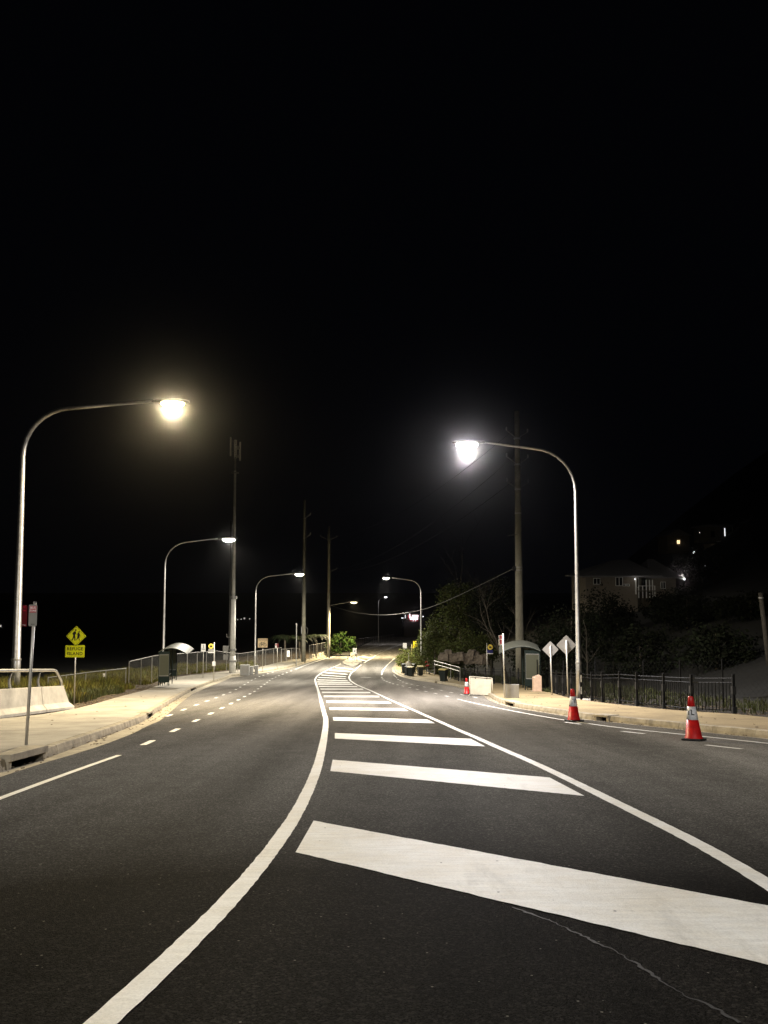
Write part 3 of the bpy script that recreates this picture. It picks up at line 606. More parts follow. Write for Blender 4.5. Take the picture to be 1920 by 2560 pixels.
MB().tube([(0, -.3, atY(1299, 1333, 60).z - bb.z), (-.9, -.5, atY(1299, 1336, 60).z - bb.z)], .03, 6).build('bracket', 'galvd', bigp)
p2, p2b, p2H = power_pole(759, 1250, 110, -1, .31, .17, 'dimpole', 'dim power pole behind the chain link gate with a cable loop', [(1290, 1), (1340, 1)], .9, R(-15))
zz = atY(759, 1575, 110).z - p2b.z
MB().tube([(.3 + .30 * math.sin(R(a)), -.28, zz + .62 * math.cos(R(a))) for a in range(0, 361, 30)], .03, 6, cap=False).build('cable_loop', 'cable', p2)
MB().box((-.3, -.1, zz + .1), (.06, .06, 1.0)).build('conduit', 'conduit', p2)
p3, p3b, p3H = power_pole(821, 1317, 125, -1, .30, .17, 'pole_steel', 'pale power pole with a lamp on a rising arm beside the leafy bush', [(1345, 0), (1425, 1)], 1.3, R(10))
hd = atY(884, 1503, 125) - p3b; az = atY(821, 1512, 125).z - p3b.z
MB().tube([(.2, 0, az), (hd.x - .5, hd.y, hd.z)], [.05, .035], 8).build('lamp_arm', 'galv', p3)
lamp_unit(p3, hd.x, hd.z, warm, POWER * 1.9, scale=1.9)
MB().box((.3, -.1, az - .55), (.1, .1, .3)).build('fuse_box', 'conduit', p3)
# slim steel post near the gate and the leaning timber pole on the right
b = at_ground(741, 101, -1); o = thing('steel_post', b, 'slim grey steel post left of the power pole by the gate', 'post')
MB().tube([(0, 0, -.1), (0, 0, atY(741, 1560, 101).z - b.z)], .055, 8).build('shaft', 'galvd', o); MB().box((0, 0, atY(741, 1560, 101).z - b.z), (.16, .16, .12)).build('cap', 'galvd', o)
b = at_ground(1921, 45, 1); t = atY(1901, 1482, 45) - b; o = thing('timber_pole', b, 'old leaning timber pole at the right edge', 'pole')
MB().tube([(0, 0, -.2), (t.x * .5, 0, t.z * .5), (t.x, 0, t.z)], [.15, .135, .12], 10).build('shaft', 'timber', o, smooth=True); MB().tube([(t.x * .93, 0, t.z * .93 - .04), (t.x * .93, 0, t.z * .93 + .04)], .15, 10).build('band', 'galvd', o)
# overhead cables
def cable(a, b, sag, label, r=.018, n=24):
    P = [a.lerp(b, k / n) - Vector((0, 0, 4 * sag * (k / n) * (1 - k / n))) for k in range(n + 1)]; m = MB().tube([p - a for p in P], r, 5)
    o = m.build('overhead_cable', 'cable2'); o.location = a; return tag(o, label, 'cable', 'overhead cables')
pa = atY(826, 1513, 124.7); pb = atY(1288, 1418, 59.7)
# lowest cable, passing the rows seen in the photograph
P = [(826, 1513, 124.7), (876, 1530, 112), (948, 1539, 97), (1028, 1532.5, 85), (1100, 1511.7, 75), (1227, 1450, 65), (1288, 1419, 59.7)]
W3 = [atY(*p) for p in P]; ts = np.linspace(0, 1, 40); kk = np.linspace(0, 1, len(W3))
def cr(i, a): return np.interp(a, [p.y for p in W3[::-1]], [getattr(p, i) for p in W3[::-1]])
ys = np.linspace(124.7, 59.7, 60); xs = np.convolve(np.pad(cr('x', ys), 5, 'reflect', reflect_type='odd'), np.ones(11) / 11, 'valid'); zs = np.convolve(np.pad(cr('z', ys), 5, 'reflect', reflect_type='odd'), np.ones(11) / 11, 'valid')
m = MB().tube([Vector((x, y, z)) - W3[0] for x, y, z in zip(xs, ys, zs)], .028, 5).build('overhead_cable', 'cable'); m.location = W3[0]
tag(m, 'lowest sagging overhead cable crossing the road to the thick right pole', 'cable', 'overhead cables')
for k, (py, pz, l) in enumerate([(1340, 1078, 'faint uppermost overhead cable over the road'), (1425, 1145, 'faint overhead cable second from the top over the road'), (1430, 1205, 'faint overhead cable third from the top over the road')]):
    cable(atY(826, py, 124.7), atY(1280, pz, 59.6), 2.0, l, .012)

# ------------------------------------------------------------------ signs
def post(root, H, r=.03, m='steelpole', x=0, y=0): return MB().tube([(x, y, -.05), (x, y, H)], r, 10).build('post', m, root, smooth=True)
def plate(root, w_, h_, z, m, r=.02, y=-.05, th=.004, x=0, rz=0.0, border=None, back='alu', name='panel'):
    p = MB().prism(rrect(w_, h_, r), 0, th).build(name, m, root); p.location = (x, y, z); p.rotation_euler = (0, 0, rz)
    if border:
        ring = rrect(w_ - .012, h_ - .012, max(.004, r - .006)); inn = rrect(w_ - .012 - border * 2, h_ - .012 - border * 2, max(.003, r - .006 - border)); n = len(ring)
        MB().add([(a, -.0015, c) for a, c in ring] + [(a, -.0015, c) for a, c in inn], [(i, (i + 1) % n, (i + 1) % n + n, i + n) for i in range(n)]).build('border', 'signblack', p)
    return p
def ring_bm(cx, cz, r0, r1, n=24):
    v = [(cx + r0 * math.cos(2 * math.pi * k / n), 0, cz + r0 * math.sin(2 * math.pi * k / n)) for k in range(n)] + [(cx + r1 * math.cos(2 * math.pi * k / n), 0, cz + r1 * math.sin(2 * math.pi * k / n)) for k in range(n)]
    return v, [(i, (i + 1) % n, (i + 1) % n + n, i + n) for i in range(n)]
def stroke(mb, pts, wd):
    for (x0, z0), (x1, z1) in zip(pts[:-1], pts[1:]):
        d = Vector((x1 - x0, z1 - z0)).normalized(); nx, nz = -d.y * wd / 2, d.x * wd / 2; e = d * wd * .3
        mb.prism([(x0 + nx - e.x, z0 + nz - e.y), (x0 - nx - e.x, z0 - nz - e.y), (x1 - nx + e.x, z1 - nz + e.y), (x1 + nx + e.x, z1 + nz + e.y)], -.002, -.0005)
# refuge island warning sign
b = W(185, 1757.5, .25); b.z = GL(b.x, b.y); Y = b.y; o = thing('warning_sign', b, 'fluorescent yellow diamond pedestrian sign over a refuge island plate beside the barrier', 'road sign')
sc_ = Y / F; zc = atY(191, 1590, Y).z - b.z; zr = atY(190, 1628, Y).z - b.z; xo = atY(191, 1590, Y).x - b.x; hd_ = 25 * sc_
post(o, zc + .1, .024)
dia = MB().prism([(x, z) for x, z in rrect(hd_ * 1.414, hd_ * 1.414, .03)], 0, .004).build('diamond_panel', 'yellow', o); dia.location = (.03, -.05, zc); dia.rotation_euler = (0, R(45), 0)
ring = rrect(hd_ * 1.414 - .03, hd_ * 1.414 - .03, .024); inn = rrect(hd_ * 1.414 - .055, hd_ * 1.414 - .055, .018); n = len(ring)
MB().add([(a, -.0015, c) for a, c in ring] + [(a, -.0015, c) for a, c in inn], [(i, (i + 1) % n, (i + 1) % n + n, i + n) for i in range(n)]).build('border', 'signblack', dia)
mb = MB(); q = sc_ * 90 / 1659; T = lambda x, y: ((x - 775) * q, -(y - 740) * q)
mb.prism([T(745 + 45 * math.cos(a), 465 + 45 * math.sin(a)) for a in np.linspace(0, 6.0, 14)], -.002, -.0005); mb.prism([T(908 + 34 * math.cos(a), 548 + 34 * math.sin(a)) for a in np.linspace(0, 6.0, 14)], -.002, -.0005)
mb.prism([T(*p) for p in [(690, 520), (745, 515), (770, 560), (760, 640), (735, 660), (740, 770), (755, 940), (705, 945), (690, 800), (610, 940), (565, 925), (630, 800), (645, 690), (605, 630), (620, 590)]], -.002, -.0005)
mb.prism([T(*p) for p in [(760, 600), (800, 645), (850, 640), (850, 665), (790, 665), (745, 630)]], -.002, -.0005)
mb.prism([T(*p) for p in [(860, 590), (915, 590), (940, 640), (945, 690), (990, 725), (980, 745), (925, 710), (945, 800), (920, 815), (950, 935), (915, 940), (880, 820), (805, 930), (775, 920), (825, 810), (840, 690), (825, 640)]], -.002, -.0005)
f_ = mb.build('pictogram', 'signblack', o); f_.location = (.03, -.0525, zc)
pl = plate(o, 48 * sc_, 30 * sc_, zr, 'yellow', .03, x=0.0, border=.008)
text('REFUGE', .155, 'signblack', pl, (0, -.003, .085), bold=.003, spacing=1.1); text('ISLAND', .155, 'signblack', pl, (0, -.003, -.085), bold=.003, spacing=1.1)
# bus zone sign, left near
b = W(65, 1867, .16); Y = b.y; s_ = Y / F; o = thing('bus_zone_sign', b, 'bus zone sign with dark red and white panels on the left kerb post', 'bus sign')
H = atY(87, 1508, Y).z - b.z; lean = atY(87, 1508, Y).x - b.x
MB().tube([(0, 0, -.05), (lean, 0, H)], .026, 12).build('post', 'steelpole', o, smooth=True)
MB().lathe([(.05, 0), (.055, .012), (.03, .02)], 12).build('post_flange', 'steelpole', o)
zc = atY(80, 1538, Y).z - b.z; xc = lean * .93
wp = plate(o, 20.5 * s_, 53 * s_, zc, 'signdim', .02, y=-.035, x=xc - 1.0 * s_, rz=R(0)); rp = plate(o, 22 * s_, 53 * s_, zc - .01, 'signdred', .02, y=-.02, x=xc - 22.6 * s_, rz=R(-38))
rp.scale = (1.12, 1, 1)
MB().prism(rrect(17 * s_, 16 * s_, .004), -.0015, -.0003).build('red_field', 'signred', wp).location = (0, 0, 15 * s_)
text('BUS', .056, 'signwhite', wp, (0, -.003, 18.6 * s_), bold=.001); text('ZONE', .044, 'signwhite', wp, (0, -.003, 11.4 * s_), bold=.001)
MB().prism([(x * s_, z * s_) for x, z in [(-5, 0), (-2, 1.4), (-2, .6), (5, .6), (5, -.6), (-2, -.6), (-2, -1.4)]], -.0015, -.0003).build('arrow', 'signblack', wp).location = (0, 0, -22 * s_)
text('NO', .05, 'signred', rp, (0, -.003, 21 * s_), bold=.001)
MB().prism(rrect(13 * s_, 3.2 * s_, .002), -.0015, -.0003).build('stripe', 'signred', rp).location = (0, 0, 13 * s_)
MB().prism(rrect(15 * s_, 1.0 * s_, .002), -.0015, -.0003).build('stripe', 'signwhite', rp).location = (0, 0, -22.5 * s_)
for xx in (-.015, .02): MB().lathe([(.012, 0), (.016, .012), (.008, .028), (.002, .03)], 8, (lean + xx, 0, H)).build('cap_bolt', 'galv', o)
# small signs further along the left path
def flat_sign(px, py_base, Y, side, panels, label, name, H_py, r=.03, cat='sign', group=None):
    b = at_ground(px, Y, side); o = thing(name, b, label, cat, group); post(o, atY(px, H_py, Y).z - b.z, r); return o, b, Y / F
o, b, s_ = flat_sign(509, 0, 74, -1, None, 'small white shared path sign on a post left of the round bus stop sign', 'path_sign', 1611)
z = atY(509, 1619, 74).z - b.z; p = plate(o, 11 * s_, 18 * s_, z, 'signwhite', .03)
mb = MB(); mb.prism(circle(.035, 10, .02, .24), -.002, -.0005); stroke(mb, [(.02, .2), (.01, .08), (-.02, 0)], .05); stroke(mb, [(.01, .08), (.05, .01)], .04); v, f = ring_bm(-.08, -.16, .05, .075); mb.add([(x, -.001, zz_) for x, _, zz_ in v], f); v, f = ring_bm(.09, -.16, .05, .075); mb.add([(x, -.001, zz_) for x, _, zz_ in v], f); stroke(mb, [(-.08, -.16), (0, -.07), (.09, -.16)], .022)
mb.build('pictogram', 'signblack', p)
def bus_stop_flag(px, Y, side, top_py, label, flip, box=True, base=None):
    b = at_ground(px, Y, side) if base is None else base; s_ = Y / F; o = thing('bus_stop_sign', b, label, 'bus sign'); H = atY(px, top_py, Y).z - b.z; post(o, H, .035)
    c = (H - .32); x = flip * .27
    MB().prism(circle(.22, 24), 0, .02).build('disc', 'disc', o).location = (x, -.04, c)
    d = MB(); d.prism(rrect(.22, .10, .03, cz=-.03), -.006, -.001); d.prism(rrect(.16, .05, .02, cz=.06), -.006, -.001); bo = d.build('bus_pictogram', 'signblack', o); bo.location = (x, -.04, c)
    MB().box((flip * .25, -.03, c - .36), (.48, .02, .28)).build('name_plate', 'navy' if flip > 0 else 'alu', o); MB().box((flip * .26, -.03, c - .53), (.52, .03, .07)).build('route_strip', 'signwhite', o)
    if box: MB().box((0, -.06, 1.45), (.26, .08, .36)).build('timetable_box', 'signwhite', o, bevel=.01)
    return o
bus_stop_flag(536, 66, -1, 1606, 'round yellow bus stop sign with a timetable box on the left path', -1)
bp = W(1218, 1703, .15); bus_stop_flag(1217, bp.y, 1, 1608, 'round yellow bus stop flag with a navy plate on the right path', 1, False, bp)
# cyclist sign
o, b, s_ = flat_sign(657, 0, 88, -1, None, 'cream square watch for cyclists sign in front of the chain link fence', 'cyclist_sign', 1600, .035)
z = atY(657, 1607.5, 88).z - b.z; p = plate(o, 25 * s_, 23 * s_, z, 'cream', .06, border=.02); text('WATCH FOR', .17, 'signblack', p, (0, -.004, .34), bold=.004)
mb = MB()
for cx in (-.26, .26): v, f = ring_bm(cx, -.2, .13, .175); mb.add([(x, -.0015, zz_) for x, _, zz_ in v], f)
stroke(mb, [(-.26, -.2), (-.13, .02), (.12, .02), (-.02, -.2), (-.26, -.2)], .04); stroke(mb, [(-.02, -.2), (-.16, .09)], .04); stroke(mb, [(-.24, .10), (-.08, .10)], .05); stroke(mb, [(.26, -.2), (.12, .08), (.22, .13), (.26, .1)], .04)
mb.build('pictogram', 'signblack', p)
# far bus zone sign
b = W(693, 1672, .15); Y = b.y; s_ = Y / F; o = thing('bus_zone_sign', b, 'slim bus zone sign on the left path near the end of the bus bay', 'bus sign'); H = atY(694, 1608.5, Y).z - b.z; post(o, H, .03)
z = H - .25; p = plate(o, 4.4 * s_, 11 * s_, z - .03, 'signwhite', .02, x=-3.2 * s_, y=-.03); MB().prism(rrect(.15, .16, .004), -.0015, -.0003).build('red_field', 'signred', p).location = (0, 0, .13); plate(o, 4 * s_, 11 * s_, z, 'signdred', .02, x=.9 * s_, y=-.04)
# right bus zone sign
b = W(1262, 1745, .16); Y = b.y; s_ = Y / F; o = thing('bus_zone_sign', b, 'bus zone sign with narrow red panel on the post before the grey board', 'bus sign'); H = atY(1259, 1584, Y).z - b.z; lean = -.05
MB().tube([(0, 0, -.05), (lean, 0, H)], .032, 10).build('post', 'steelpole', o, smooth=True)
z = H - .29; p = plate(o, .22, .46, z, 'signwhite', .02, x=lean - .1, y=.0, rz=R(28)); MB().prism(rrect(.14, .13, .004), -.0015, -.0003).build('red_field', 'signred', p).location = (0, 0, .13); MB().prism(rrect(.12, .19, .004), -.0015, -.0003).build('red_field', 'signred', p).location = (0, 0, -.07)
text('BUS', .05, 'signwhite', p, (0, -.003, .13))
# two diamond sign backs on the right
for px, py, hd_, bpx, Y, l in ((1376, 1624, 20.6, 1378, 37.5, 'smaller grey diamond sign seen from behind, nearest the bus shelter'), (1416, 1613, 24.8, 1418, 35.2, 'larger grey diamond sign seen from behind, beside the lamp post')):
    b = at_ground(bpx, Y, 1); s_ = Y / F; o = thing('diamond_sign', b, l, 'road sign', 'diamond signs seen from behind'); zc = atY(px, py, Y).z - b.z; hd_ *= s_; xo = atY(px, py, Y).x - b.x
    d = MB().prism(rrect(hd_ * 1.414, hd_ * 1.414, .04), 0, .006).build('panel', 'alu', o); d.location = (xo + .01, .05, zc); d.rotation_euler = (0, R(45), 0)
    MB().tube([(0, 0, -.05), (xo, 0, zc + hd_ * .45)], .032, 10).build('post', 'steelpole', o, smooth=True)
    for k in (-.2, .2): MB().box((xo, .03, zc + k), (.12, .05, .035)).build('clamp', 'alu', o)
# far right white sign and yellow board
b = at_ground(1012, 112, 1); b.z = zp(112) + .1; o = thing('square_sign', b, 'small white square sign at the far right roadside', 'road sign'); post(o, atY(1012, 1609, 112).z - b.z, .03); plate(o, .56, .75, atY(1012, 1614, 112).z - b.z, 'signwhite', .04)
b = at_ground(1038, 105, 1); o = thing('yellow_board', b, 'bright yellow board standing behind the roadside shrubs', 'board'); z0, z1 = atY(1038, 1622, 105).z - b.z, atY(1038, 1603, 105).z - b.z
MB().prism([(-.34, z0), (.30, z0), (.36, z1 - .1), (.30, z1), (-.26, z1 + .02)], 0, .05).build('panel', 'yellowp', o); MB().tube([(-.25, .06, 0), (-.25, .06, z0 + .3)], .03, 6).build('leg', 'yellowp', o); MB().tube([(.2, .06, 0), (.2, .06, z0 + .3)], .03, 6).build('leg', 'yellowp', o)
b = at_ground(1029, 104, 1); o = thing('marker_post', b, 'slim pale marker post beside the yellow board', 'post'); MB().box((0, 0, (atY(1029, 1611, 104).z - b.z) / 2), (.12, .05, atY(1029, 1611, 104).z - b.z)).build('blade', 'binlid', o)
# island signs
b = W(881, 1663); b.z += .13; o = thing('keep_left_sign', b, 'pale yellow sign with a black arrow on the refuge island', 'road sign'); Y = b.y; post(o, atY(881, 1633, Y).z - b.z, .03); p = plate(o, .52, .80, atY(881, 1638.5, Y).z - b.z, 'disc', .04)
p.data.materials[0] = M['cream']
mb = MB(); stroke(mb, [(.16, .02), (-.05, -.12)], .085); mb.prism([(-.2, -.24), (-.12, -.03), (.02, -.22)], -.002, -.0005); mb.build('arrow', 'signblack', p)
b = W(890, 1655); b.z += .13; Y = b.y; o = thing('island_sign', b, 'tall white sign behind the arrow sign on the refuge island', 'road sign'); post(o, atY(886, 1622, Y).z - b.z, .03, x=-.2); plate(o, .55, .85, atY(886, 1627.5, Y).z - b.z, 'signwhite', .03, x=-.2)
text('II', .34, 'signblack', o, (-.2, -.056, atY(886, 1627.5, Y).z - b.z - .05), bold=.012)
for px, py, h_, l in ((870, 1653, .75, 'dark short bollard on the left of the refuge island'), (892, 1653, 1.25, 'dark slim bollard on the right of the refuge island')):
    b = W(px, py); b.z += .1; o = thing('bollard', b, l, 'bollard', 'bollards on the refuge island'); MB().tube([(0, 0, 0), (0, 0, h_)], .05, 8).build('shaft', 'black', o); MB().tube([(0, 0, h_ * .72), (0, 0, h_ * .86)], .054, 8).build('band', 'signwhite', o)

# ------------------------------------------------------------------ barrier with rail on the left
yE = W(186.6, 1772.8, .15).y; xB = W(186.6, 1772.8, .15).x; y0 = -12.0
o = thing('concrete_barrier', (xB, yE, zp(yE) + .155), 'pale concrete road barrier with a handrail along the left footpath', 'barrier'); o.rotation_euler = (-math.atan(FALL), 0, 0)
prof = [(.0, 0), (.0, .09), (-.14, .235), (-.23, .76), (-.43, .76), (-.5, .2), (-.5, 0)]
edges = [0, -2.15, -5.6, -9.05, -12.5, -16, -20, -24, -28, -32, -36.4]
for i, (a, b_) in enumerate(zip(edges[:-1], edges[1:])):
    mb = MB(); n = len(prof)
    for yy, tp in ((a - .008, i == 0), (b_ + .008, False)):
        mb.v += [(x, yy - (z * .62 if tp and z > .1 else 0), z) for x, z in prof]
    mb.f = [tuple(range(n)), tuple(range(2 * n - 1, n - 1, -1))] + [(k, k + n, (k + 1) % n + n, (k + 1) % n) for k in range(n)]
    mb.build('barrier_block', 'barrier', o, bevel=.012)
rl = MB().tube([(-.33, -36, 1.26), (-.33, -1.15, 1.26), (-.33, -.95, 1.23), (-.33, -.50, .93), (-.33, -.46, .86), (-.33, -.46, .76)], .048, 12).build('handrail', 'galv', o, smooth=True)
for yy in np.arange(-2.1, -36, -1.85):
    mb = MB(); pr = [(-.02, .76), (-.075, .90), (-.09, 1.02), (-.06, 1.14), (.0, 1.24)]
    P = [(-.33 + .0, yy + (x * 1.4 + .0), z) for x, z in pr]
    mb.add([(-.30, yy + x * 1.5 - .055 + .02 * k, z) for k, (x, z) in enumerate(pr)] + [(-.30, yy + x * 1.5 + .055 - .005 * k, z) for k, (x, z) in enumerate(pr)] + [(-.345, yy + x * 1.5 - .055 + .02 * k, z) for k, (x, z) in enumerate(pr)] + [(-.345, yy + x * 1.5 + .055 - .005 * k, z) for k, (x, z) in enumerate(pr)],
           [(k, k + 1, k + 6, k + 5) for k in range(4)] + [(k + 10, k + 11, k + 16, k + 15) for k in range(4)] + [(k, k + 1, k + 11, k + 10) for k in range(4)] + [(k + 5, k + 6, k + 16, k + 15) for k in range(4)])
    pt = mb.build('rail_bracket', 'galv', o); MB().box((-.33, yy - .02, .768), (.14, .3, .014)).build('foot_plate', 'galvd', pt)
MB().box((-.33, -.46, .768), (.14, .24, .014)).build('foot_plate', 'galvd', o)
# far low barrier
ys = frange(W(790, 1649).y, 142, 3.6)
o = thing('low_barrier', (XLf(ys[0]) - .3, ys[0], zp(ys[0]) + .1), 'low cream concrete barrier along the far left road edge', 'barrier')
for a, b_ in zip(ys[:-1], ys[1:]):
    mb = MB(); n = 4
    for y in (a + .01, b_ - .01): x = XLf(y) - .3; mb.v += [(x + q - o.location.x, y - o.location.y, zp(y) + zz_ - o.location.z) for q, zz_ in ((0, .1), (-.08, .72), (-.32, .72), (-.42, .1))]
    mb.f = [(0, 1, 2, 3), (7, 6, 5, 4)] + [(k, k + 4, (k + 1) % 4 + 4, (k + 1) % 4) for k in range(4)]
    mb.build('barrier_block', 'stone', o, bevel=.03).data.materials[0] = M['conc_l']

# ------------------------------------------------------------------ bus shelters
def shelter(name, base, label, flip, s=1.0, legs=True):
    """end wall towards -y (camera); roof overhangs towards flip*x (the road)"""
    o = thing(name, base, label, 'bus shelter'); f = flip; L = 3.4; D = 1.1
    # roof: arc across x, extruded along y, end edge raked
    prof = []
    for k in range(13):
        t = -1 + 2 * k / 12; prof.append((f * (.25 + t * 1.25), 2.62 - .36 * (t - (-.12)) ** 2))
    up = [(x, z + .03) for x, z in prof]; n = len(prof); mb = MB()
    for y in (-.12, L + .1): mb.v += [(x, y, z) for x, z in prof] + [(x, y, z) for x, z in up]
    N = 2 * n
    for k in range(n - 1): mb.f += [(k, k + 1, N + k + 1, N + k), (n + k, N + n + k, N + n + k + 1, n + k + 1), (k, n + k, n + k + 1, k + 1), (N + k, N + k + 1, N + n + k + 1, N + n + k)]
    mb.f += [(0, N, N + n, n), (n - 1, 2 * n - 1, N + 2 * n - 1, N + n - 1)]
    rf = mb.build('roof', 'shelterroof', o, smooth=False)
    MB().tube([(x, -.13, z - .02) for x, z in prof], .03, 6).build('roof_edge', 'darkgreen', rf); MB().tube([(x, L + .1, z - .02) for x, z in prof], .03, 6).build('roof_edge', 'darkgreen', rf)
    for y in np.linspace(.6, L - .5, 3): MB().tube([(x, y, z - .04) for x, z in prof], .035, 6).build('roof_rib', 'darkgreen', rf)
    def panel(y, nm):
        e = thing(nm, (0, y, 0), None, None); e.parent = o
        for x in (-.06 * f, -.94 * f): MB().box((x, 0, 1.2), (.07, .07, 2.4)).build('post', 'darkgreen', e)
        MB().box((-.5 * f, 0, 1.42), (.80, .02, 1.46)).build('pane', 'shelterglass', e); MB().box((-.5 * f, 0, .45), (.82, .05, .46)).build('kick_panel', 'darkgreen', e); MB().box((-.5 * f, 0, 2.27), (.82, .06, .22)).build('header', 'darkgreen', e)
        for z in (.68, 2.16): MB().box((-.5 * f, -.012, z), (.84, .04, .03)).build('frame_bar', 'alu', e)
        for x in (-.09, -.91): MB().box((x * f, -.012, 1.42), (.03, .04, 1.46)).build('frame_bar', 'alu', e)
        for k in range(4): MB().box(((-.2 - .2 * k) * f, 0, .12), (.05, .05, .24)).build('foot', 'darkgreen', e)
    panel(0, 'end_wall'); panel(L - .1, 'end_wall')
    xb = -.98 * f
    e = thing('back_wall', (xb, 0, 0), None, None); e.parent = o
    for k in range(3):
        y = .1 + k * (L - .3) / 3; MB().box((0, y + .52, 1.42), (.02, .96, 1.46)).build('pane', 'shelterglass', e); MB().box((0, y + .52, .45), (.05, .98, .46)).build('kick_panel', 'darkgreen', e); MB().box((0, y + 1.03, 1.2), (.07, .06, 2.4)).build('post', 'darkgreen', e)
    bn = MB(); bn.box((-.62 * f, L / 2, .47), (.36, 2.3, .04)); b_ = bn.build('bench', 'alu', o, bevel=.01)
    for y in (.8, L - .8): MB().box((-.62 * f, y, .23), (.05, .05, .44)).build('bench_leg', 'darkgreen', b_)
    MB().tube([(.05 * f, L * .25, 0), (.05 * f, L * .25, 2.5)], .04, 8).build('front_post', 'darkgreen', o); MB().tube([(.05 * f, L * .8, 0), (.05 * f, L * .8, 2.5)], .04, 8).build('front_post', 'darkgreen', o)
    return o
bl = W(401, 1700, .2); bl = Vector((atY(424, 1700, 48.5).x, 48.5, zp(48.5) + .3)); s1 = shelter('bus_shelter', bl, 'dark green bus shelter with curved pale roof on the left path', 1); s1.rotation_euler = (0, 0, R(6)); s1.scale = (.70, .85, .88)
br = Vector((atY(1311, 1716, 44.5).x, 44.5, zp(44.5) + .17)); s2 = shelter('bus_shelter', br, 'bus shelter with curved grey roof in front of the thick power pole on the right', -1); s2.rotation_euler = (0, 0, R(-8)); s2.scale = (.93, .95, .94)

# ------------------------------------------------------------------ cones, boards, small street things
def cone(base, label, rz, H=.9):
    o = thing('traffic_cone', base, label, 'traffic cone', 'red and white traffic cones', rz); k = H / .9
    o.rotation_mode = 'ZYX'; o.rotation_euler = (0, 0, rz); o.rotation_mode = 'QUATERNION'; o.rotation_quaternion = Matrix.Rotation(-math.atan(FALL), 3, 'X').to_quaternion() @ Matrix.Rotation(rz, 3, 'Z').to_quaternion()
    def r_at(z): return (.17 - .12 * (z - .05) / .85) * k
    bs = MB().prism(rrect(.42 * k, .42 * k, .05), 0.004, .045 * k, 'z').build('base', 'rubber', o, bevel=.008)
    def band(z0, z1, m, nm, off=0.0):
        pr = [(r_at(z0) + off, z0 * k), (r_at((z0 + z1) / 2) + off, (z0 + z1) / 2 * k), (r_at(z1) + off, z1 * k)]
        return MB().lathe(pr, 24).build(nm, m, o, smooth=True)
    b1 = MB().lathe([(.185 * k, .045 * k), (.18 * k, .06 * k), (r_at(.08), .08 * k), (r_at(.42), .42 * k)], 24).build('lower_body', 'cone', o, smooth=True)
    sl = band(.42, .69, 'conew', 'reflective_sleeve', .003); MB().lathe([(r_at(.69), .69 * k), (r_at(.88), .88 * k), (r_at(.9) - .008, .9 * k), (.02 * k, .9 * k)], 24).build('top', 'cone', o, smooth=True)
    rm = r_at(.57) + .006
    t = text('TL', .15 * k, 'signblack', sl, (0, -rm - .004, .57 * k), bold=.004); t.rotation_euler = (R(90 - 9), 0, 0)
    # wrap the letters round the sleeve
    for v in t.data.vertices:
        a = v.co.x / rm; d = v.co.z; v.co.x = (rm) * math.sin(a); v.co.z = d + rm * (math.cos(a) - 1)
    return o
cone(W(1735, 1851), 'red and white traffic cone at the right, nearest the camera', R(-38)); cone(W(1435, 1803.5), 'red and white traffic cone in front of the lamp post and long drain', R(25)); cone(W(1167, 1736), 'farthest red and white traffic cone beside the white barrier panel', R(10), .86)
# white barrier panel
b = W(1176, 1738, .0); c = W(1231, 1741, .0); o = thing('barrier_panel', (b + c) / 2 + Vector((0, 0, .0)), 'scuffed white barrier panel in a tube frame standing across the right kerb', 'barrier', None, math.atan2(c.y - b.y, c.x - b.x) * .3)
wd = 56 * b.y / F; h0 = 45 * b.y / F
MB().prism([(-wd / 2 + .03, .06), (wd / 2 - .10, .05), (wd / 2 - .06, h0 - .10), (-wd / 2 + .04, h0 - .05)], 0, .03).build('panel', 'panelw', o)
fr = MB(); fr.tube([(-wd / 2, 0, 0), (-wd / 2, 0, h0)], .022, 8); fr.tube([(-wd / 2, 0, h0), (wd / 2 - .03, 0, h0 - .04)], .022, 8); fr.tube([(wd / 2 - .03, 0, h0 - .04), (wd / 2, 0, .04)], .022, 8); fr.build('tube_frame', 'panelw', o, smooth=True)
for x in (-wd / 2, wd / 2): MB().tube([(x, -.28, .03), (x, .28, .03)], .022, 8).build('foot', 'panelw', o)
for x in (-.3, .3): MB().box((x, .01, h0 - .05), (.05, .05, .09)).build('clip', 'black', o)
b = Vector((atY(1260, 1745, 36.6).x, W(1260, 1745, .16).y + .1, 0)); b.z = zp(b.y) + .152; o = thing('grey_board', b, 'grey rectangular board standing behind the right bus zone post', 'board'); k = b.y / F
MB().box((0, .03, 33 * k / 2), (38 * k, .05, 33 * k)).build('sheet', 'panelg', o, bevel=.005); MB().tube([(-.2, .25, 0), (-.2, .06, .45)], .015, 6).build('strut', 'galvd', o); MB().tube([(.2, .25, 0), (.2, .06, .45)], .015, 6).build('strut', 'galvd', o)
b = at_ground(1341, 42.5, 1); o = thing('stone_pillar', b, 'pale pink stone block with a slanted top beside the right bus shelter', 'stone block'); k = 42.5 / F
z1 = atY(1341, 1687, 42.5).z - b.z; MB().prism([(-10 * k, -.05), (10 * k, -.05), (10 * k, z1 - .06), (6 * k, z1), (-10 * k, z1 - .14)], -.2, .2).build('block', 'stone', o, bevel=.012)
MB().box((0, 0, -.0), (24 * k, .6, .06)).build('plinth', 'barrier', o)
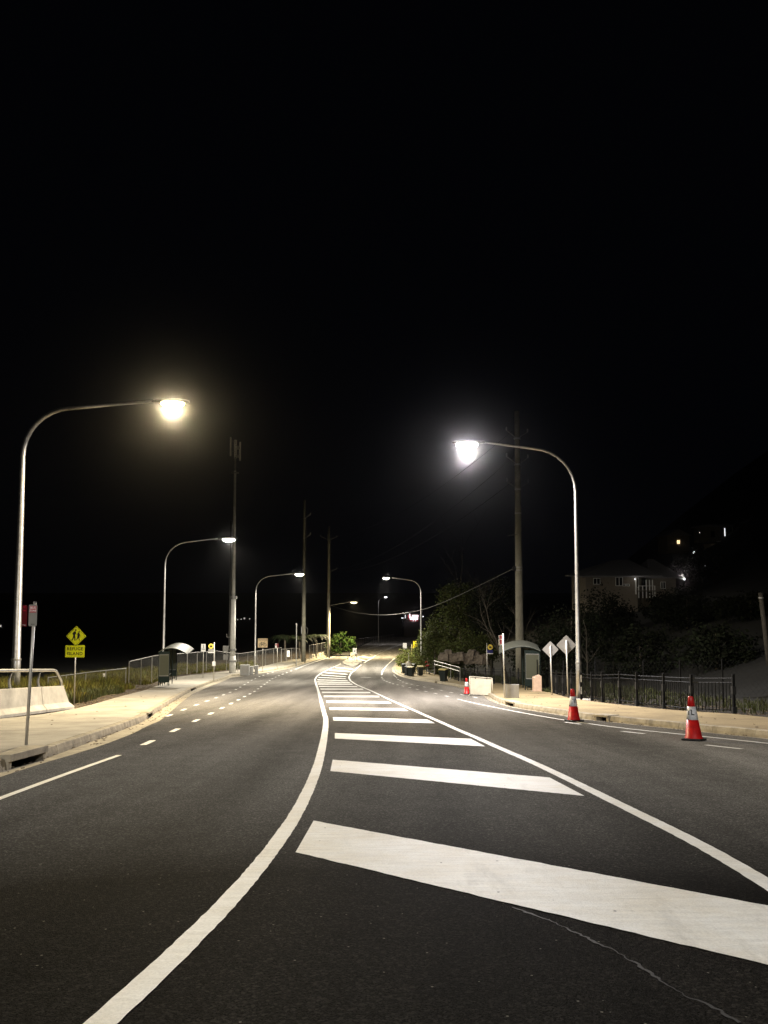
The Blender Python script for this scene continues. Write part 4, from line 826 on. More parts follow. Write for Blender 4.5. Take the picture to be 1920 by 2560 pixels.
# wheelie bins
def bin_(px, py, lid, label, rz, s=1.0, openl=False, dz=.155):
    b = W(px, py, dz); o = thing('wheelie_bin', b, label, 'wheelie bin', 'wheelie bins on the right path', rz); o.scale = (s, s, s)
    mb = MB(); a, c = (.22, .26), (.29, .36); z0, z1 = .05, .97
    mb.add([(-a[0], -a[1] + .06, z0), (a[0], -a[1] + .06, z0), (a[0], a[1], z0), (-a[0], a[1], z0), (-c[0], -c[1], z1), (c[0], -c[1], z1), (c[0], c[1], z1), (-c[0], c[1], z1)], [(3, 2, 1, 0), (4, 5, 6, 7), (0, 1, 5, 4), (1, 2, 6, 5), (2, 3, 7, 6), (3, 0, 4, 7)]).build('body', 'binb', o, bevel=.03)
    MB().box((0, 0, .95), (.62, .76, .05)).build('rim', 'binb', o, bevel=.015)
    l = MB().prism([(-.42, .975), (.40, .985), (.40, 1.03), (.1, 1.07), (-.3, 1.05), (-.42, 1.01)], -.31, .31, 'x').build('lid', lid, o, bevel=.015)
    MB().tube([(-.24, .42, .99), (.24, .42, .99)], .02, 6).build('handle', 'binb', o)
    for x in (-.24, .24): MB().tube([(x - .03, .26, .10), (x + .03, .26, .10)], .10, 12).build('wheel', 'rubber', o)
    return o
bin_(1011, 1683.5, 'binlidr', 'dark wheelie bin nearest the road bend, leftmost of the bins', R(10)); bin_(1032, 1683.5, 'binlidr', 'dark wheelie bin behind the pair with rubbish on top', R(-15)); bin_(1019.5, 1689.5, 'binlidr', 'dark wheelie bin half hidden beside the front bin', R(20), .92); bin_(1027, 1690.5, 'binlid', 'front wheelie bin of the group with pale rubbish heaped by its lid', R(-20), .92); bin_(1051, 1689.5, 'binlid', 'wheelie bin with a pale yellow lid beside the worker', R(8), .95); bin_(1108.5, 1704, 'binlid', 'yellow lidded wheelie bin standing alone at the right kerb', R(-25), .98)
b = W(1022, 1688, .155) + Vector((0, 0, .98)); mb = MB(); mb.lathe([(.30, 0), (.34, .1), (.25, .3), (.1, .45), (.02, .5)], 9); o = thing('rubbish_bag', b, 'pale bag of rubbish heaped on the bins', 'bag'); mb.build('bag_body', 'panelw', o, smooth=True); MB().lathe([(.05, 0), (.03, .05), (.06, .1)], 7, (0, 0, .49)).build('knot', 'panelw', o)
b = W(1022, 1684, .155); o = thing('thin_post', b, 'thin pale post rising behind the wheelie bins', 'post'); MB().tube([(0, 0, 0), (0, 0, atY(1022, 1632, b.y).z - b.z)], .035, 8).build('shaft', 'steelpole', o); MB().lathe([(.06, 0), (.06, .02), (.035, .03)], 8).build('flange', 'steelpole', o)
# utility cabinets left
for k, (px, w_, d_, h_, l) in enumerate([(613, .95, .5, .95, 'larger grey utility cabinet in the grass by the fence'), (629, .42, .4, .75, 'narrow grey utility cabinet between the larger one and the lamp post'), (642, .36, .4, .75, 'small grey utility cabinet right of the lamp post base')]):
    b = at_ground(px, 83 + k * 1.2, -1); o = thing('utility_cabinet', b, l, 'cabinet', 'utility cabinets by the fence'); MB().box((0, 0, h_ / 2 - .05), (w_, d_, h_ + .1)).build('body', 'panelg', o, bevel=.02); MB().box((0, 0, h_ + .02), (w_ + .06, d_ + .06, .05)).build('lid', 'panelg', o, bevel=.015); MB().box((w_ * .1, -d_ / 2 - .006, h_ * .5), (w_ * .7, .012, h_ * .7)).build('door', 'alu', o)

# ------------------------------------------------------------------ person in hi-vis
def skin_mesh(name, verts, edges, radii, m, parent, sub=2):
    me = bpy.data.meshes.new(name); me.from_pydata(verts, edges, []); o = link(name, me, parent); me.materials.append(M[m])
    s = o.modifiers.new('skin', 'SKIN'); 
    for i, r_ in enumerate(radii): me.skin_vertices[0].data[i].radius = (r_, r_) if not isinstance(r_, tuple) else r_
    me.skin_vertices[0].data[0].use_root = True
    o.modifiers.new('sub', 'SUBSURF').levels = sub; o.modifiers['sub'].render_levels = sub; return o
b = W(1069, 1685.5, .155); o = thing('person', b, 'worker in a red and white hi-vis vest and pale helmet walking beside the bins', 'person', None, R(200))
V = [(0, 0, .93), (0, 0, 1.12), (0, .01, 1.32), (0, .01, 1.44), (0, -.005, 1.53), (0, -.02, 1.62),
     (.10, 0, .90), (.11, -.03, .50), (.11, .04, .10), (.115, -.12, .045), (-.10, 0, .90), (-.11, .06, .50), (-.11, .14, .12), (-.115, .0, .045),
     (.19, .01, 1.39), (.25, .05, 1.14), (.24, -.06, .92), (-.19, .01, 1.39), (-.25, .02, 1.13), (-.22, -.16, .98)]
E = [(0, 1), (1, 2), (2, 3), (3, 4), (4, 5), (0, 6), (6, 7), (7, 8), (8, 9), (0, 10), (10, 11), (11, 12), (12, 13), (3, 14), (14, 15), (15, 16), (3, 17), (17, 18), (18, 19)]
RD = [(.16, .12), (.155, .11), (.17, .12), (.11, .09), .055, (.085, .10), .095, .065, .045, .04, .095, .065, .045, .04, .065, .05, .04, .065, .05, .04]
body = skin_mesh('body', V, E, RD, 'trouser', o)
for sx in (1, -1):
    hx, hy, hz_ = V[16] if sx > 0 else V[19]; mb = MB(); mb.box((hx, hy - .01, hz_ - .07), (.035, .08, .09))
    for k, ln in enumerate((.07, .085, .08, .06)): mb.tube([(hx, hy - .045 + .025 * k, hz_ - .10), (hx - sx * .012, hy - .05 + .025 * k, hz_ - .10 - ln)], [.010, .008], 5)
    mb.tube([(hx - sx * .01, hy - .05, hz_ - .05), (hx - sx * .03, hy - .085, hz_ - .10)], [.011, .009], 5); mb.build('hand', 'skin', o, smooth=True)
hd2 = MB(); hd2.lathe([(.045, 1.49), (.07, 1.53), (.078, 1.60), (.08, 1.66), (.07, 1.72), (.03, 1.75)], 14, (0, -.015, 0)); hh = hd2.build('head', 'skin', o, smooth=True)
MB().box((0, -.10, 1.615), (.025, .03, .05), taper=.5).build('nose', 'skin', hh)
for sx in (-1, 1): MB().lathe([(.008, 0), (.012, .012), (.008, .024)], 6, (sx * .03, -.088, 1.635)).build('eye', 'signblack', hh); MB().box((sx * .082, -.01, 1.62), (.015, .035, .06)).build('ear', 'skin', hh)
MB().box((0, -.09, 1.565), (.045, .012, .01)).build('mouth', 'signdred', hh)
MB().lathe([(.115, 1.665), (.118, 1.68), (.105, 1.70), (.098, 1.75), (.07, 1.80), (.02, 1.82)], 16, (0, -.015, 0)).build('helmet', 'signwhite', o, smooth=True)
vs = MB(); pr = [(.205, .14, .86), (.20, .145, .98), (.19, .135, 1.12), (.205, .14, 1.3), (.20, .13, 1.40), (.12, .10, 1.47)]; n = 16
for a_, b_, z in pr: vs.v += [(a_ * math.cos(2 * math.pi * k / n), .005 + b_ * math.sin(2 * math.pi * k / n), z) for k in range(n)]
vs.f = [(i * n + k, i * n + (k + 1) % n, (i + 1) * n + (k + 1) % n, (i + 1) * n + k) for i in range(len(pr) - 1) for k in range(n)]
ve = vs.build('vest', 'vest', o, smooth=True)
def hoop(z, a_, b_): return MB().add([(a_ * math.cos(2 * math.pi * k / n), .005 + b_ * math.sin(2 * math.pi * k / n), zz_) for zz_ in (z, z + .06) for k in range(n)], [(k, (k + 1) % n, (k + 1) % n + n, k + n) for k in range(n)])
hoop(1.0, .207, .152).build('reflective_band', 'conew', ve)
for sx in (-.09, .09): mb = MB(); mb.box((sx, .147, 1.24), (.05, .014, .38)); mb.box((sx, -.137, 1.24), (.05, .014, .38)); mb.build('reflective_band', 'conew', ve)
for sx, A, B in ((1, 14, 15), (-1, 17, 18)): MB().tube([V[3], V[A], V[B]], [.085, .085, .072], 10).build('sleeve', 'vest', o, smooth=True)

# ------------------------------------------------------------------ fences
def chain_fence(name, P, label, H=1.8, sp=.14, post_every=3.0, rail=True, wire='galvd', gsink=.1, group='chain link fences', steel='galv'):
    """P: list of (x, y, z_top) world"""
    base = Vector((P[0][0], P[0][1], P[0][2] - H)); o = thing(name, base, label, 'fence', group); P = [Vector(p) for p in P]
    d = [0]
    for a, b in zip(P[:-1], P[1:]): d.append(d[-1] + (b.xy - a.xy).length)
    def at(s): return Vector((np.interp(s, d, [p.x for p in P]), np.interp(s, d, [p.y for p in P]), np.interp(s, d, [p.z for p in P]))) - base
    n = max(1, round(d[-1] / post_every))
    for k in range(n + 1):
        p = at(d[-1] * k / n); MB().tube([p - Vector((0, 0, H + gsink)), p + Vector((0, 0, .03))], .03, 8).build('post', steel, o)
    if rail: MB().tube([at(s) for s in np.linspace(0, d[-1], max(2, n * 2))], .026, 8).build('top_rail', steel, o)
    mb = MB(); w2 = .0035; cnt = int((d[-1] + H) / sp)
    for sgn in (1, -1):
        for k in range(-int(H / sp), cnt):
            s0 = k * sp; s1 = s0 + H
            a, b = (max(0, s0), min(d[-1], s1))
            if b - a < .05: continue
            fa, fb = (a - s0) / H, (b - s0) / H
            if sgn < 0: fa, fb = 1 - fa, 1 - fb
            pa, pb = at(a) - Vector((0, 0, H * (1 - fa))), at(b) - Vector((0, 0, H * (1 - fb)))
            i = len(mb.v); mb.v += [pa + Vector((0, 0, w2)), pa - Vector((0, 0, w2)), pb - Vector((0, 0, w2)), pb + Vector((0, 0, w2))]; mb.f.append((i, i + 1, i + 2, i + 3))
    mb.v = [tuple(v) for v in mb.v]; m = mb.build('wire_mesh', wire, o); m['kind'] = 'stuff'
    return o
def A3(px, py, Y): p = atY(px, py, Y); return (p.x, p.y, p.z)
chain_fence('chain_link_fence', [A3(120, 1694, 36), A3(145, 1691, 38), A3(235, 1679, 44), A3(315, 1671, 49)], 'low dim chain link fence behind the grass beside the barrier', 1.2)
chain_fence('chain_link_fence', [A3(323, 1654, 50), A3(387, 1639, 57), A3(428, 1636, 64), A3(539, 1627, 78), A3(597, 1634.6, 84), A3(703, 1618.7, 99)], 'long chain link fence behind the left bus shelter and mast', 1.75)
chain_fence('chain_link_gate', [A3(704, 1623, 99.5), A3(738, 1620, 104), A3(750, 1623, 106)], 'chain link gate with a white notice left of the power pole', 1.55, post_every=1.6)
chain_fence('chain_link_fence', [A3(773.5, 1613.5, 112), A3(813, 1606, 122)], 'short pale chain link fence panel left of the lamp-bearing power pole', 2.0, post_every=2.6)
chain_fence('chain_link_fence', [A3(884, 1599, 160), A3(930, 1593, 200), A3(985, 1586, 250)], 'distant dark chain link fence along the climbing road', 1.9, sp=.3, post_every=4)
p = atY(721, 1634, 101.4); o = thing('gate_notice', p - Vector((0, .08, 0)), 'white notice board fixed to the chain link gate', 'notice'); MB().box((0, 0, 0), (.36, .02, .80)).build('sheet', 'signwhite', o); MB().box((.02, -.012, -.05), (.12, .006, .16)).build('print', 'signblack', o)
p = atY(260, 1688, 44.5); o = thing('fence_tag', p, 'tiny white tag hanging on the low dim fence', 'tag'); MB().box((0, 0, 0), (.12, .02, .2)).build('sheet', 'signwhite', o)
RPX = [(1480, 1661, 33), (1571, 1659, 31), (1660, 1658.5, 29), (1747, 1657, 27.5), (1820, 1656, 26.5), (1898, 1653, 25.5), (2010, 1650, 24.5)]
chain_fence('chain_link_fence', [(lambda p: (p.x + 1.2, p.y, p.z + .1))(atY(*q)) for q in [(1290, 1655, 44), (1400, 1659, 37)] + RPX], 'thin dark wire fence behind the black picket fence on the right', 1.5, sp=.22, post_every=2.0, wire='wirefence', steel='wirefence', rail=False)

# black picket fence on the right
FP = [W(*p, .16) for p in ((1835.6, 1781.5), (1746, 1777), (1669, 1770), (1609, 1766), (1558, 1759.5), (1513, 1755), (1474.6, 1748.5), (1445, 1744), (1419, 1740), (1382, 1733))] + [ Vector((8.9, 41, 0)), Vector((9.75, 45, 0)), Vector((9.6, 50, 0)), Vector((8.4, 56, 0)), Vector((7.0, 61, 0)), Vector((5.9, 66, 0))]
for p in FP: p.z = GR(p.x, p.y)
o = thing('picket_fence', FP[0], 'black steel picket fence with square posts along the right footpath', 'fence')
d = [0]
for a, b in zip(FP[:-1], FP[1:]): d.append(d[-1] + (b.xy - a.xy).length)
def fat(s): v = Vector((np.interp(s, d, [p.x for p in FP]), np.interp(s, d, [p.y for p in FP]), np.interp(s, d, [p.z for p in FP]))); return v - FP[0]
pk = MB().box((0, 0, .53), (.018, .018, .86)).mesh('picket', 'black'); pm = MB().box((0, 0, .58), (.075, .075, 1.26)).mesh('post', 'black'); sm = MB().box((0, 0, 0), (.115, .115, .24)).mesh('post_sleeve', 'rubber')
s = 0.0; step = 1.55; k = 0
while s < d[-1] - .1:
    q = link('post', pm, o, fat(s)); 
    link('post_sleeve', sm, q, (0, 0, .10)); link('post_sleeve', sm, q, (0, 0, .72))
    e = min(d[-1], s + step); a, b = fat(s), fat(e)
    for z in (1.08, .95, .12): MB().tube([a + Vector((0, 0, z)), b + Vector((0, 0, z))], .016, 4).build('rail', 'black', o)
    for j in range(1, 13): link('picket', pk, o, fat(s + (e - s) * j / 13))
    s = e; k += 1
b = at_ground(1447, 33.2, 1) - Vector((0, .25, 0)); o = thing('banded_post', b, 'black post with white reflective bands in front of the lamp post', 'post'); MB().box((0, 0, .6), (.085, .085, 1.22)).build('shaft', 'black', o)
for z in (.45, .95): MB().box((-.01, -.044, z), (.045, .004, .30)).build('reflective_band', 'conew', o)
MB().box((.1, .1, .01), (.8, .6, .06)).build('footing', 'barrier', o)
# pale double handrail on the right, further back
a, b = atY(1086, 1652, 68), atY(1150, 1669, 60); o = thing('handrail', Vector((a.x, a.y, a.z - .9)), 'pale double handrail sloping behind the shrubs on the right', 'handrail')
for dz in (0, -.28): MB().tube([(0, 0, .9 + dz), (b.x - a.x, b.y - a.y, b.z - a.z + .9 + dz)], .03, 6).build('rail', 'steelpole', o)
for t in (0, .33, .66, 1): p = (b - a) * t; MB().tube([(p.x, p.y, p.z - .3), (p.x, p.y, p.z + .93)], .03, 6).build('post', 'galvd', o)

# ------------------------------------------------------------------ vegetation
def leaf_cloud(mb, blobs, n, size, droop=.3, long=1.6, rng=random, shell=.55):
    tot = sum(b[3] * b[4] * b[5] for b in blobs)
    for (x, y, z, rx, ry, rz_) in blobs:
        k = int(n * rx * ry * rz_ / tot)
        # small twig clumps so the crown is not even
        cl = []
        for _ in range(max(6, k // 26)):
            v = Vector((rng.gauss(0, 1), rng.gauss(0, 1), rng.gauss(0, 1))).normalized() * (shell + (1.02 - shell) * rng.random() ** .6)
            cl.append(v)
        for i in range(k):
            c = rng.choice(cl); sp = .16
            p = Vector((x + (c.x + rng.gauss(0, sp)) * rx, y + (c.y + rng.gauss(0, sp)) * ry, z + (c.z + rng.gauss(0, sp)) * rz_))
            d = Vector((rng.gauss(0, 1), rng.gauss(0, 1), rng.gauss(0, .7) - droop)).normalized(); u = d.cross(Vector((rng.gauss(0, 1), rng.gauss(0, 1), rng.gauss(0, 1)))).normalized()
            s_ = size * rng.uniform(.6, 1.4); a = p + d * s_ * long; m_ = p + d * s_ * long * .45
            o_ = len(mb.v); mb.v += [tuple(p), tuple(m_ + u * s_ * .42), tuple(a), tuple(m_ - u * s_ * .42)]; mb.f.append((o_, o_ + 1, o_ + 2, o_ + 3))
def raw(mb, name, m, parent=None):
    me = bpy.data.meshes.new(name); me.from_pydata([tuple(v) for v in mb.v], [], mb.f); me.materials.append(M[m]); return link(name, me, parent)
def limbs(mb, H, r, n, spread, rng, lean=0.0, z0=.35):
    top = Vector((lean, 0, H)); mb.tube([(0, 0, -.2), (lean * .3, .0, H * .3), (lean * .7, .1, H * .65), tuple(top)], [r, r * .8, r * .5, r * .12], 8)
    for k in range(n):
        t = z0 + (1 - z0) * rng.random() * .85; p = Vector((lean * t, 0, H * t)); a = rng.uniform(0, 6.28); L = spread * rng.uniform(.5, 1) * (1.1 - t * .6)
        q = p + Vector((math.cos(a) * L * .5, math.sin(a) * L * .5, L * .35)); e = q + Vector((math.cos(a) * L * .5, math.sin(a) * L * .5, L * rng.uniform(.1, .55)))
        mb.tube([p, q, e], [r * .32 * (1.1 - t), r * .2 * (1.1 - t), r * .05], 5)
        for j in range(3):
            f = q.lerp(e, rng.random()); g = f + Vector((rng.uniform(-1, 1), rng.uniform(-1, 1), rng.uniform(0, 1))) * L * .35; mb.tube([f, g], [r * .1 * (1.1 - t), r * .03], 4)
def tree(name, base, label, blobs, n, size, lm, H, r=.14, bm_='bark', nl=7, spread=1.6, group=None, cat='tree', seed=1, droop=.3, long=1.6, lean=0.0, shell=.55):
    rng = random.Random(seed); o = thing(name, base, label, cat, group)
    t = MB(); limbs(t, H, r, nl, spread, rng, lean); t.build('trunk' if cat == 'tree' else 'stem', bm_, o, smooth=True)
    if blobs:
        c = MB(); leaf_cloud(c, blobs, n, size, droop, long, rng, shell); raw(c, 'crown' if cat == 'tree' else 'foliage', lm, o)
    return o
def gR(px, Y): return at_ground(px, Y, 1)
G1 = 'trees and shrubs on the right'
def sized(px, py_top, Y, side): b = at_ground(px, Y, side); return b, atY(px, py_top, Y).z - b.z
# right, by the bins
b, h = sized(1028, 1618, 98, 1); tree('low_shrub', b, 'low sprawling bright shrub spilling toward the road beside the bins', [(0, 0, h * .45, 1.6, 1.4, h * .5), (-1.0, 0, h * .28, .9, 1.2, h * .36), (.8, .3, h * .55, .8, 1, h * .45)], 3200, .11, 'leafD', h * .6, .06, nl=5, spread=.8, group=G1, cat='shrub', seed=2, droop=.7, long=2.6)
b, h = sized(1050, 1580, 92, 1); b.y += 1; tree('tall_shrub', b + Vector((.5, 0, 0)), 'tall dense shrub behind the worker, lit on its road side', [(0, 0, h * .40, 1.1, 1.2, h * .40), (.1, 0, h * .74, .85, 1.0, h * .30), (.9, .6, h * .45, 1.1, 1.2, h * .40)], 5200, .12, 'leafA', h * .8, .09, nl=8, spread=1.0, group=G1, cat='shrub', seed=3, droop=.8, long=2.2)
b, h = sized(1046, 1640, 84, 1); tree('leafy_bush', b + Vector((.15, 0, 0)), 'small leafy bush right behind the yellow lidded bin', [(0, 0, h * .5, .65, .6, h * .55)], 1500, .09, 'leafD', h * .6, .04, nl=5, spread=.5, group=G1, cat='shrub', seed=4, droop=.3, long=2.0)
b, h = sized(1088, 1540, 82, 1); tree('bushy_tree', b, 'bushy olive tree behind the pale double handrail', [(0, 0, h * .42, 1.5, 1.5, h * .40), (.4, 0, h * .72, 1.2, 1.3, h * .28), (1.3, .5, h * .5, 1.3, 1.3, h * .36)], 6500, .14, 'leafA', h * .85, .13, group=G1, seed=5, droop=.5, long=1.9)
b, h = sized(1150, 1452, 80, 1); tree('big_tree', b, 'big dark olive tree rising above the rock ledge', [(0, 0, h * .50, 1.9, 1.8, h * .30), (-.8, 0, h * .74, 1.5, 1.5, h * .22), (1.3, .3, h * .62, 1.7, 1.6, h * .26), (.2, 0, h * .88, 1.1, 1.1, h * .13)], 8500, .15, 'leafA', h * .9, .2, spread=2.4, nl=10, group=G1, seed=6, droop=.4, long=1.8)
b, h = sized(1215, 1440, 76, 1); tree('big_tree', b + Vector((.8, 2, 0)), 'dark tree between the big olive tree and the thick power pole', [(0, 0, h * .5, 1.9, 1.8, h * .28), (.8, 0, h * .75, 1.6, 1.5, h * .22), (-.9, .3, h * .66, 1.4, 1.3, h * .22)], 7000, .15, 'leafC', h * .9, .18, spread=2.2, nl=9, group=G1, seed=7, droop=.4, long=1.8)
b, h = sized(1128, 1600, 72, 1); tree('understorey_shrub', b, 'shrub below the big olive tree at the left end of the rock ledge', [(0, 0, h * .5, 1.3, 1.2, h * .5), (1.2, .2, h * .42, 1.1, 1.1, h * .42)], 3600, .12, 'leafA', h * .7, .06, spread=.8, group=G1, cat='shrub', seed=8, droop=.5, long=1.8)
b, h = sized(1190, 1596, 72, 1); tree('understorey_shrub', b + Vector((0, 1.5, .6)), 'shrub growing over the middle of the rock ledge', [(0, 0, h * .6, 1.5, 1.2, h * .42), (1.4, .2, h * .52, 1.0, 1.1, h * .38)], 3400, .12, 'leafA', h * .7, .06, spread=.8, group=G1, cat='shrub', seed=9, droop=.5, long=1.8)
# pale bare trunks by the big pole
def bare(base, label, H, r, seed, lean):
    rng = random.Random(seed); o = thing('bare_tree', base, label, 'tree', G1); mb = MB(); tw = MB()
    def grow(m, p, d, L, r0, depth):
        P = [p]; Rr = [r0]; n = 6
        for k in range(n):
            d = (d + Vector((rng.gauss(0, .16), rng.gauss(0, .16), rng.gauss(.03, .10)))).normalized(); P.append(P[-1] + d * L / n); Rr.append(r0 * (1 - .75 * (k + 1) / n))
        m.tube(P, Rr, 7 if depth == 0 else 4)
        if depth < 3:
            for _ in range((7, 4, 3)[depth]):
                k = rng.randint(2 if depth == 0 else 1, n); a = rng.uniform(0, 6.283); e = (d * .75 + Vector((math.cos(a), math.sin(a), rng.uniform(.1, .6))) * .6).normalized()
                grow(tw, P[k], e, L * rng.uniform(.28, .5), Rr[k] * .6, depth + 1)
    grow(mb, Vector((0, 0, -.2)), Vector((lean * .12, 0, 1)).normalized(), H, r, 0)
    mb.build('trunk', 'palebark', o, smooth=True); tw.build('branches', 'palebark', o, smooth=True)
for px, py, Y, ln, sd, l in ((1270, 1470, 58, -.5, 11, 'slender pale bare trunk left of the thick power pole, leaning left'), (1272, 1478, 58.6, .1, 12, 'slender pale bare trunk nearest the thick power pole'), (1318, 1500, 64, .9, 13, 'thin bare branching tree just right of the thick power pole'), (1150, 1365, 100, -.3, 14, 'faint tall bare trunk above the dark trees'), (1470, 1540, 56, .4, 16, 'thin bare tree right of the lamp post')):
    b, h = sized(px, py, Y, 1); bare(b, l, h, .08 if Y < 70 else .12, sd, ln)
# darker growth on the slope
for px, py, Y, rx, sd, n, l in ((1345, 1560, 62, 2.2, 21, 3000, 'dark bushy tree right behind the bus shelter roof'), (1430, 1500, 60, 2.6, 22, 3600, 'dark tree behind the lamp post'), (1500, 1462, 78, 2.6, 23, 3600, 'dark tree covering the left end of the hillside house'), (1545, 1500, 84, 2.2, 24, 2600, 'dark bush below the left window of the hillside house'), (1665, 1478, 82, 2.2, 25, 3000, 'dark bush below the right window of the hillside house'),
                              (1600, 1560, 58, 2.8, 26, 3600, 'dark bush halfway up the slope behind the black fence'), (1720, 1470, 74, 3.0, 27, 4000, 'dark tree hiding the right end of the hillside house'), (1790, 1560, 50, 2.6, 28, 3200, 'dark bush on the slope left of the leaning timber pole'), (1760, 1375, 118, 4.2, 29, 4200, 'dark tree in front of the upper house'), (1880, 1480, 66, 3.2, 30, 3600, 'dark tree above the leaning timber pole')):
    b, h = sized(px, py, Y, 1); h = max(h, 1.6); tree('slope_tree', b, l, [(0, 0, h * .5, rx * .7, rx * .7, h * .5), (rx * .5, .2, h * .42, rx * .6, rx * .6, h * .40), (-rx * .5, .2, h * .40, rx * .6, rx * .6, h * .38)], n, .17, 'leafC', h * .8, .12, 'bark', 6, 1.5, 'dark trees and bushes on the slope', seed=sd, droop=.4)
# left: bush beside the far pole, fern-like palms behind the fence
b, h = sized(852, 1578, 131, -1); tree('leafy_bush', b, 'bright green leafy bush beside the lamp-bearing power pole', [(-.4, 0, h * .50, 1.2, 1.4, h * .34), (-1.6, 0, h * .36, .8, 1.2, h * .30), (1.3, .2, h * .42, 1.0, 1.2, h * .30), (.3, 0, h * .78, .9, 1.1, h * .18), (2.0, 0, h * .62, .55, .9, h * .16), (-1.2, 0, h * .68, .6, .9, h * .18)], 2600, .24, 'leafB', h * .7, .1, group='plants on the left', cat='shrub', seed=41, droop=.1, long=1.5)
def fern(px, py, Y, label, seed):
    rng = random.Random(seed); b, h = sized(px, py, Y, -1); b.z -= .6; h += .6; o = thing('tree_fern', b, label, 'tree fern', 'plants on the left'); MB().tube([(0, 0, -.3), (.05, 0, h * .5), (0, 0, h * .8)], [.16, .13, .12], 8).build('trunk', 'bark', o)
    mb = MB()
    for k in range(15):
        a = 6.283 * k / 15 + rng.uniform(-.15, .15); L = rng.uniform(2.2, 3.0); P = []
        for j in range(9): t = j / 8; P.append(Vector((math.cos(a) * L * t, math.sin(a) * L * t, h * .8 + 1.0 * math.sin(t * 2.3) * L / 2.6 - .35 * t * t * L)))
        sd = Vector((-math.sin(a), math.cos(a), 0))
        for j in range(8):
            for q in (0, .5):
                c = P[j].lerp(P[j + 1], q); wl = .42 * math.sin(math.pi * (j + q + .8) / 9.2) * L / 2.6; d = (P[j + 1] - P[j]).normalized()
                for s_ in (-1, 1):
                    i = len(mb.v); e = c + sd * s_ * wl + d * .12 - Vector((0, 0, .1)); mb.v += [c, c + d * .09, e]; mb.f.append((i, i + 1, i + 2))
    raw(mb, 'frond_crown', 'frond', o)
fern(712, 1585, 112, 'dim tree fern behind the gate', 51); fern(790, 1583, 122, 'dim tree fern between the two power poles', 52); fern(748, 1590, 120, 'dim tree fern directly behind the left power pole', 53)
# grass (uncountable)
def grass(name, spots, m, label, hmin, hmax, seed, blades=9):
    rng = random.Random(seed); mb = MB()
    for x, y, z, k in spots:
        for _ in range(blades):
            a = rng.uniform(0, 6.283); h = rng.uniform(hmin, hmax) * k; r_ = rng.uniform(.0, .10); bx, by = x + math.cos(a) * r_, y + math.sin(a) * r_; ln = rng.uniform(.15, .6) * h; w_ = .010 + .0001 * y
            c, s_ = math.cos(a), math.sin(a); i = len(mb.v)
            mb.v += [(bx - s_ * w_, by + c * w_, z - .03), (bx + s_ * w_, by - c * w_, z - .03), (bx + c * ln * .4 + s_ * w_ * .8, by + s_ * ln * .4 - c * w_ * .8, z + h * .65), (bx + c * ln * .4 - s_ * w_ * .8, by + s_ * ln * .4 + c * w_ * .8, z + h * .65), (bx + c * ln, by + s_ * ln, z + h)]
            mb.f += [(i, i + 1, i + 2, i + 3), (i + 3, i + 2, i + 4)]
    me = bpy.data.meshes.new(name); me.from_pydata(mb.v, [], mb.f); me.materials.append(M[m]); o = link(name, me); tag(o, label, 'grass', kind='stuff'); return o
rng = random.Random(5); sp1 = []; sp2 = []; sp3 = []
def clump(x, y): return .55 + .45 * math.sin(x * 1.9 + 1.3 * math.sin(y * .8)) * math.sin(y * 1.1 + x * .6)
while len(sp1) < 8200:
    y = rng.uniform(23.5, 100) if rng.random() < .75 else rng.uniform(25, 50); t = rng.uniform(.8, 7.5) if y > 32 else rng.uniform(.9, 7); x = XLb(y) - t
    if 47 < y < 53 and t < 2.4: continue
    if y > 94 and t > 3: continue
    c = clump(x, y)
    if rng.random() < c * .8 + .25: sp1.append((x, y, GL(x, y), (.45 + .75 * c) * (1 if t > 1.4 else .6)))
grass('long_grass', sp1, 'grass', 'long dry grass on the left verge', .25, .8, 61, 8)
for _ in range(2600):
    y = rng.uniform(23.5, 40); t = rng.uniform(.7, 6); x = XLb(y) - t; sp2.append((x, y, GL(x, y), .5 + .5 * clump(y, x)))
for _ in range(1300):
    y = rng.uniform(17, 60); t = rng.uniform(.5, 5.5) if y > 24 else rng.uniform(1.0, 5); x = XRb(y) + t; sp2.append((x, y, GR(x, y), .25 + .35 * clump(y, x) + (.35 if y < 22.5 else 0)))
for _ in range(1500):
    y = rng.uniform(52, 84); x = XRb(y) + rng.uniform(.1, 2.2); sp2.append((x, y, GR(x, y), .5 + .5 * clump(y, x)))
for _ in range(500):
    y = rng.uniform(40.5, 44.2); x = XRb(y) + rng.uniform(-.1, 1.5); sp2.append((x, y, GR(x, y), .3))
grass('weedy_grass', sp2, 'grassg', 'short weedy green grass on both verges', .15, .6, 62, 7)
mb = MB(); rng = random.Random(8)
for _ in range(4200):
    if rng.random() < .5: y = rng.uniform(23, 60); x = XLb(y) - rng.random() ** 1.5 * 2.6; z = GL(x, y)
    else: y = rng.uniform(14, 48); x = XRb(y) + rng.random() ** 1.3 * 2.2; z = GR(x, y)
    a = rng.uniform(0, 3.14); L = rng.uniform(.03, .13); mb.box((x, y, z + .012), (L, rng.uniform(.015, .04), .015), a, rng.uniform(-.3, .3), rng.uniform(-.3, .3))
o = raw(mb, 'mulch', 'chip'); tag(o, 'loose bark mulch along the path edges', 'mulch', kind='stuff')
mb = MB(); rng = random.Random(18)
for _ in range(420):
    y = rng.uniform(8, 40); left = rng.random() < .55
    x = (XLf(y) + (XLa(y) - XLf(y)) * rng.random() ** 2) if left else XRf(y) - .28 * rng.random() ** 2
    if rng.random() < .25: x = XLf(y) - .2 - rng.random() * 3.5 if left else XRf(y) + .2 + rng.random() * 2.5; z = zp(y) + .165
    else: z = zp(y) + .004
    L = rng.uniform(.02, .07); mb.box((x, y, z), (L, rng.uniform(.012, .03), .008), rng.uniform(0, 3.14))
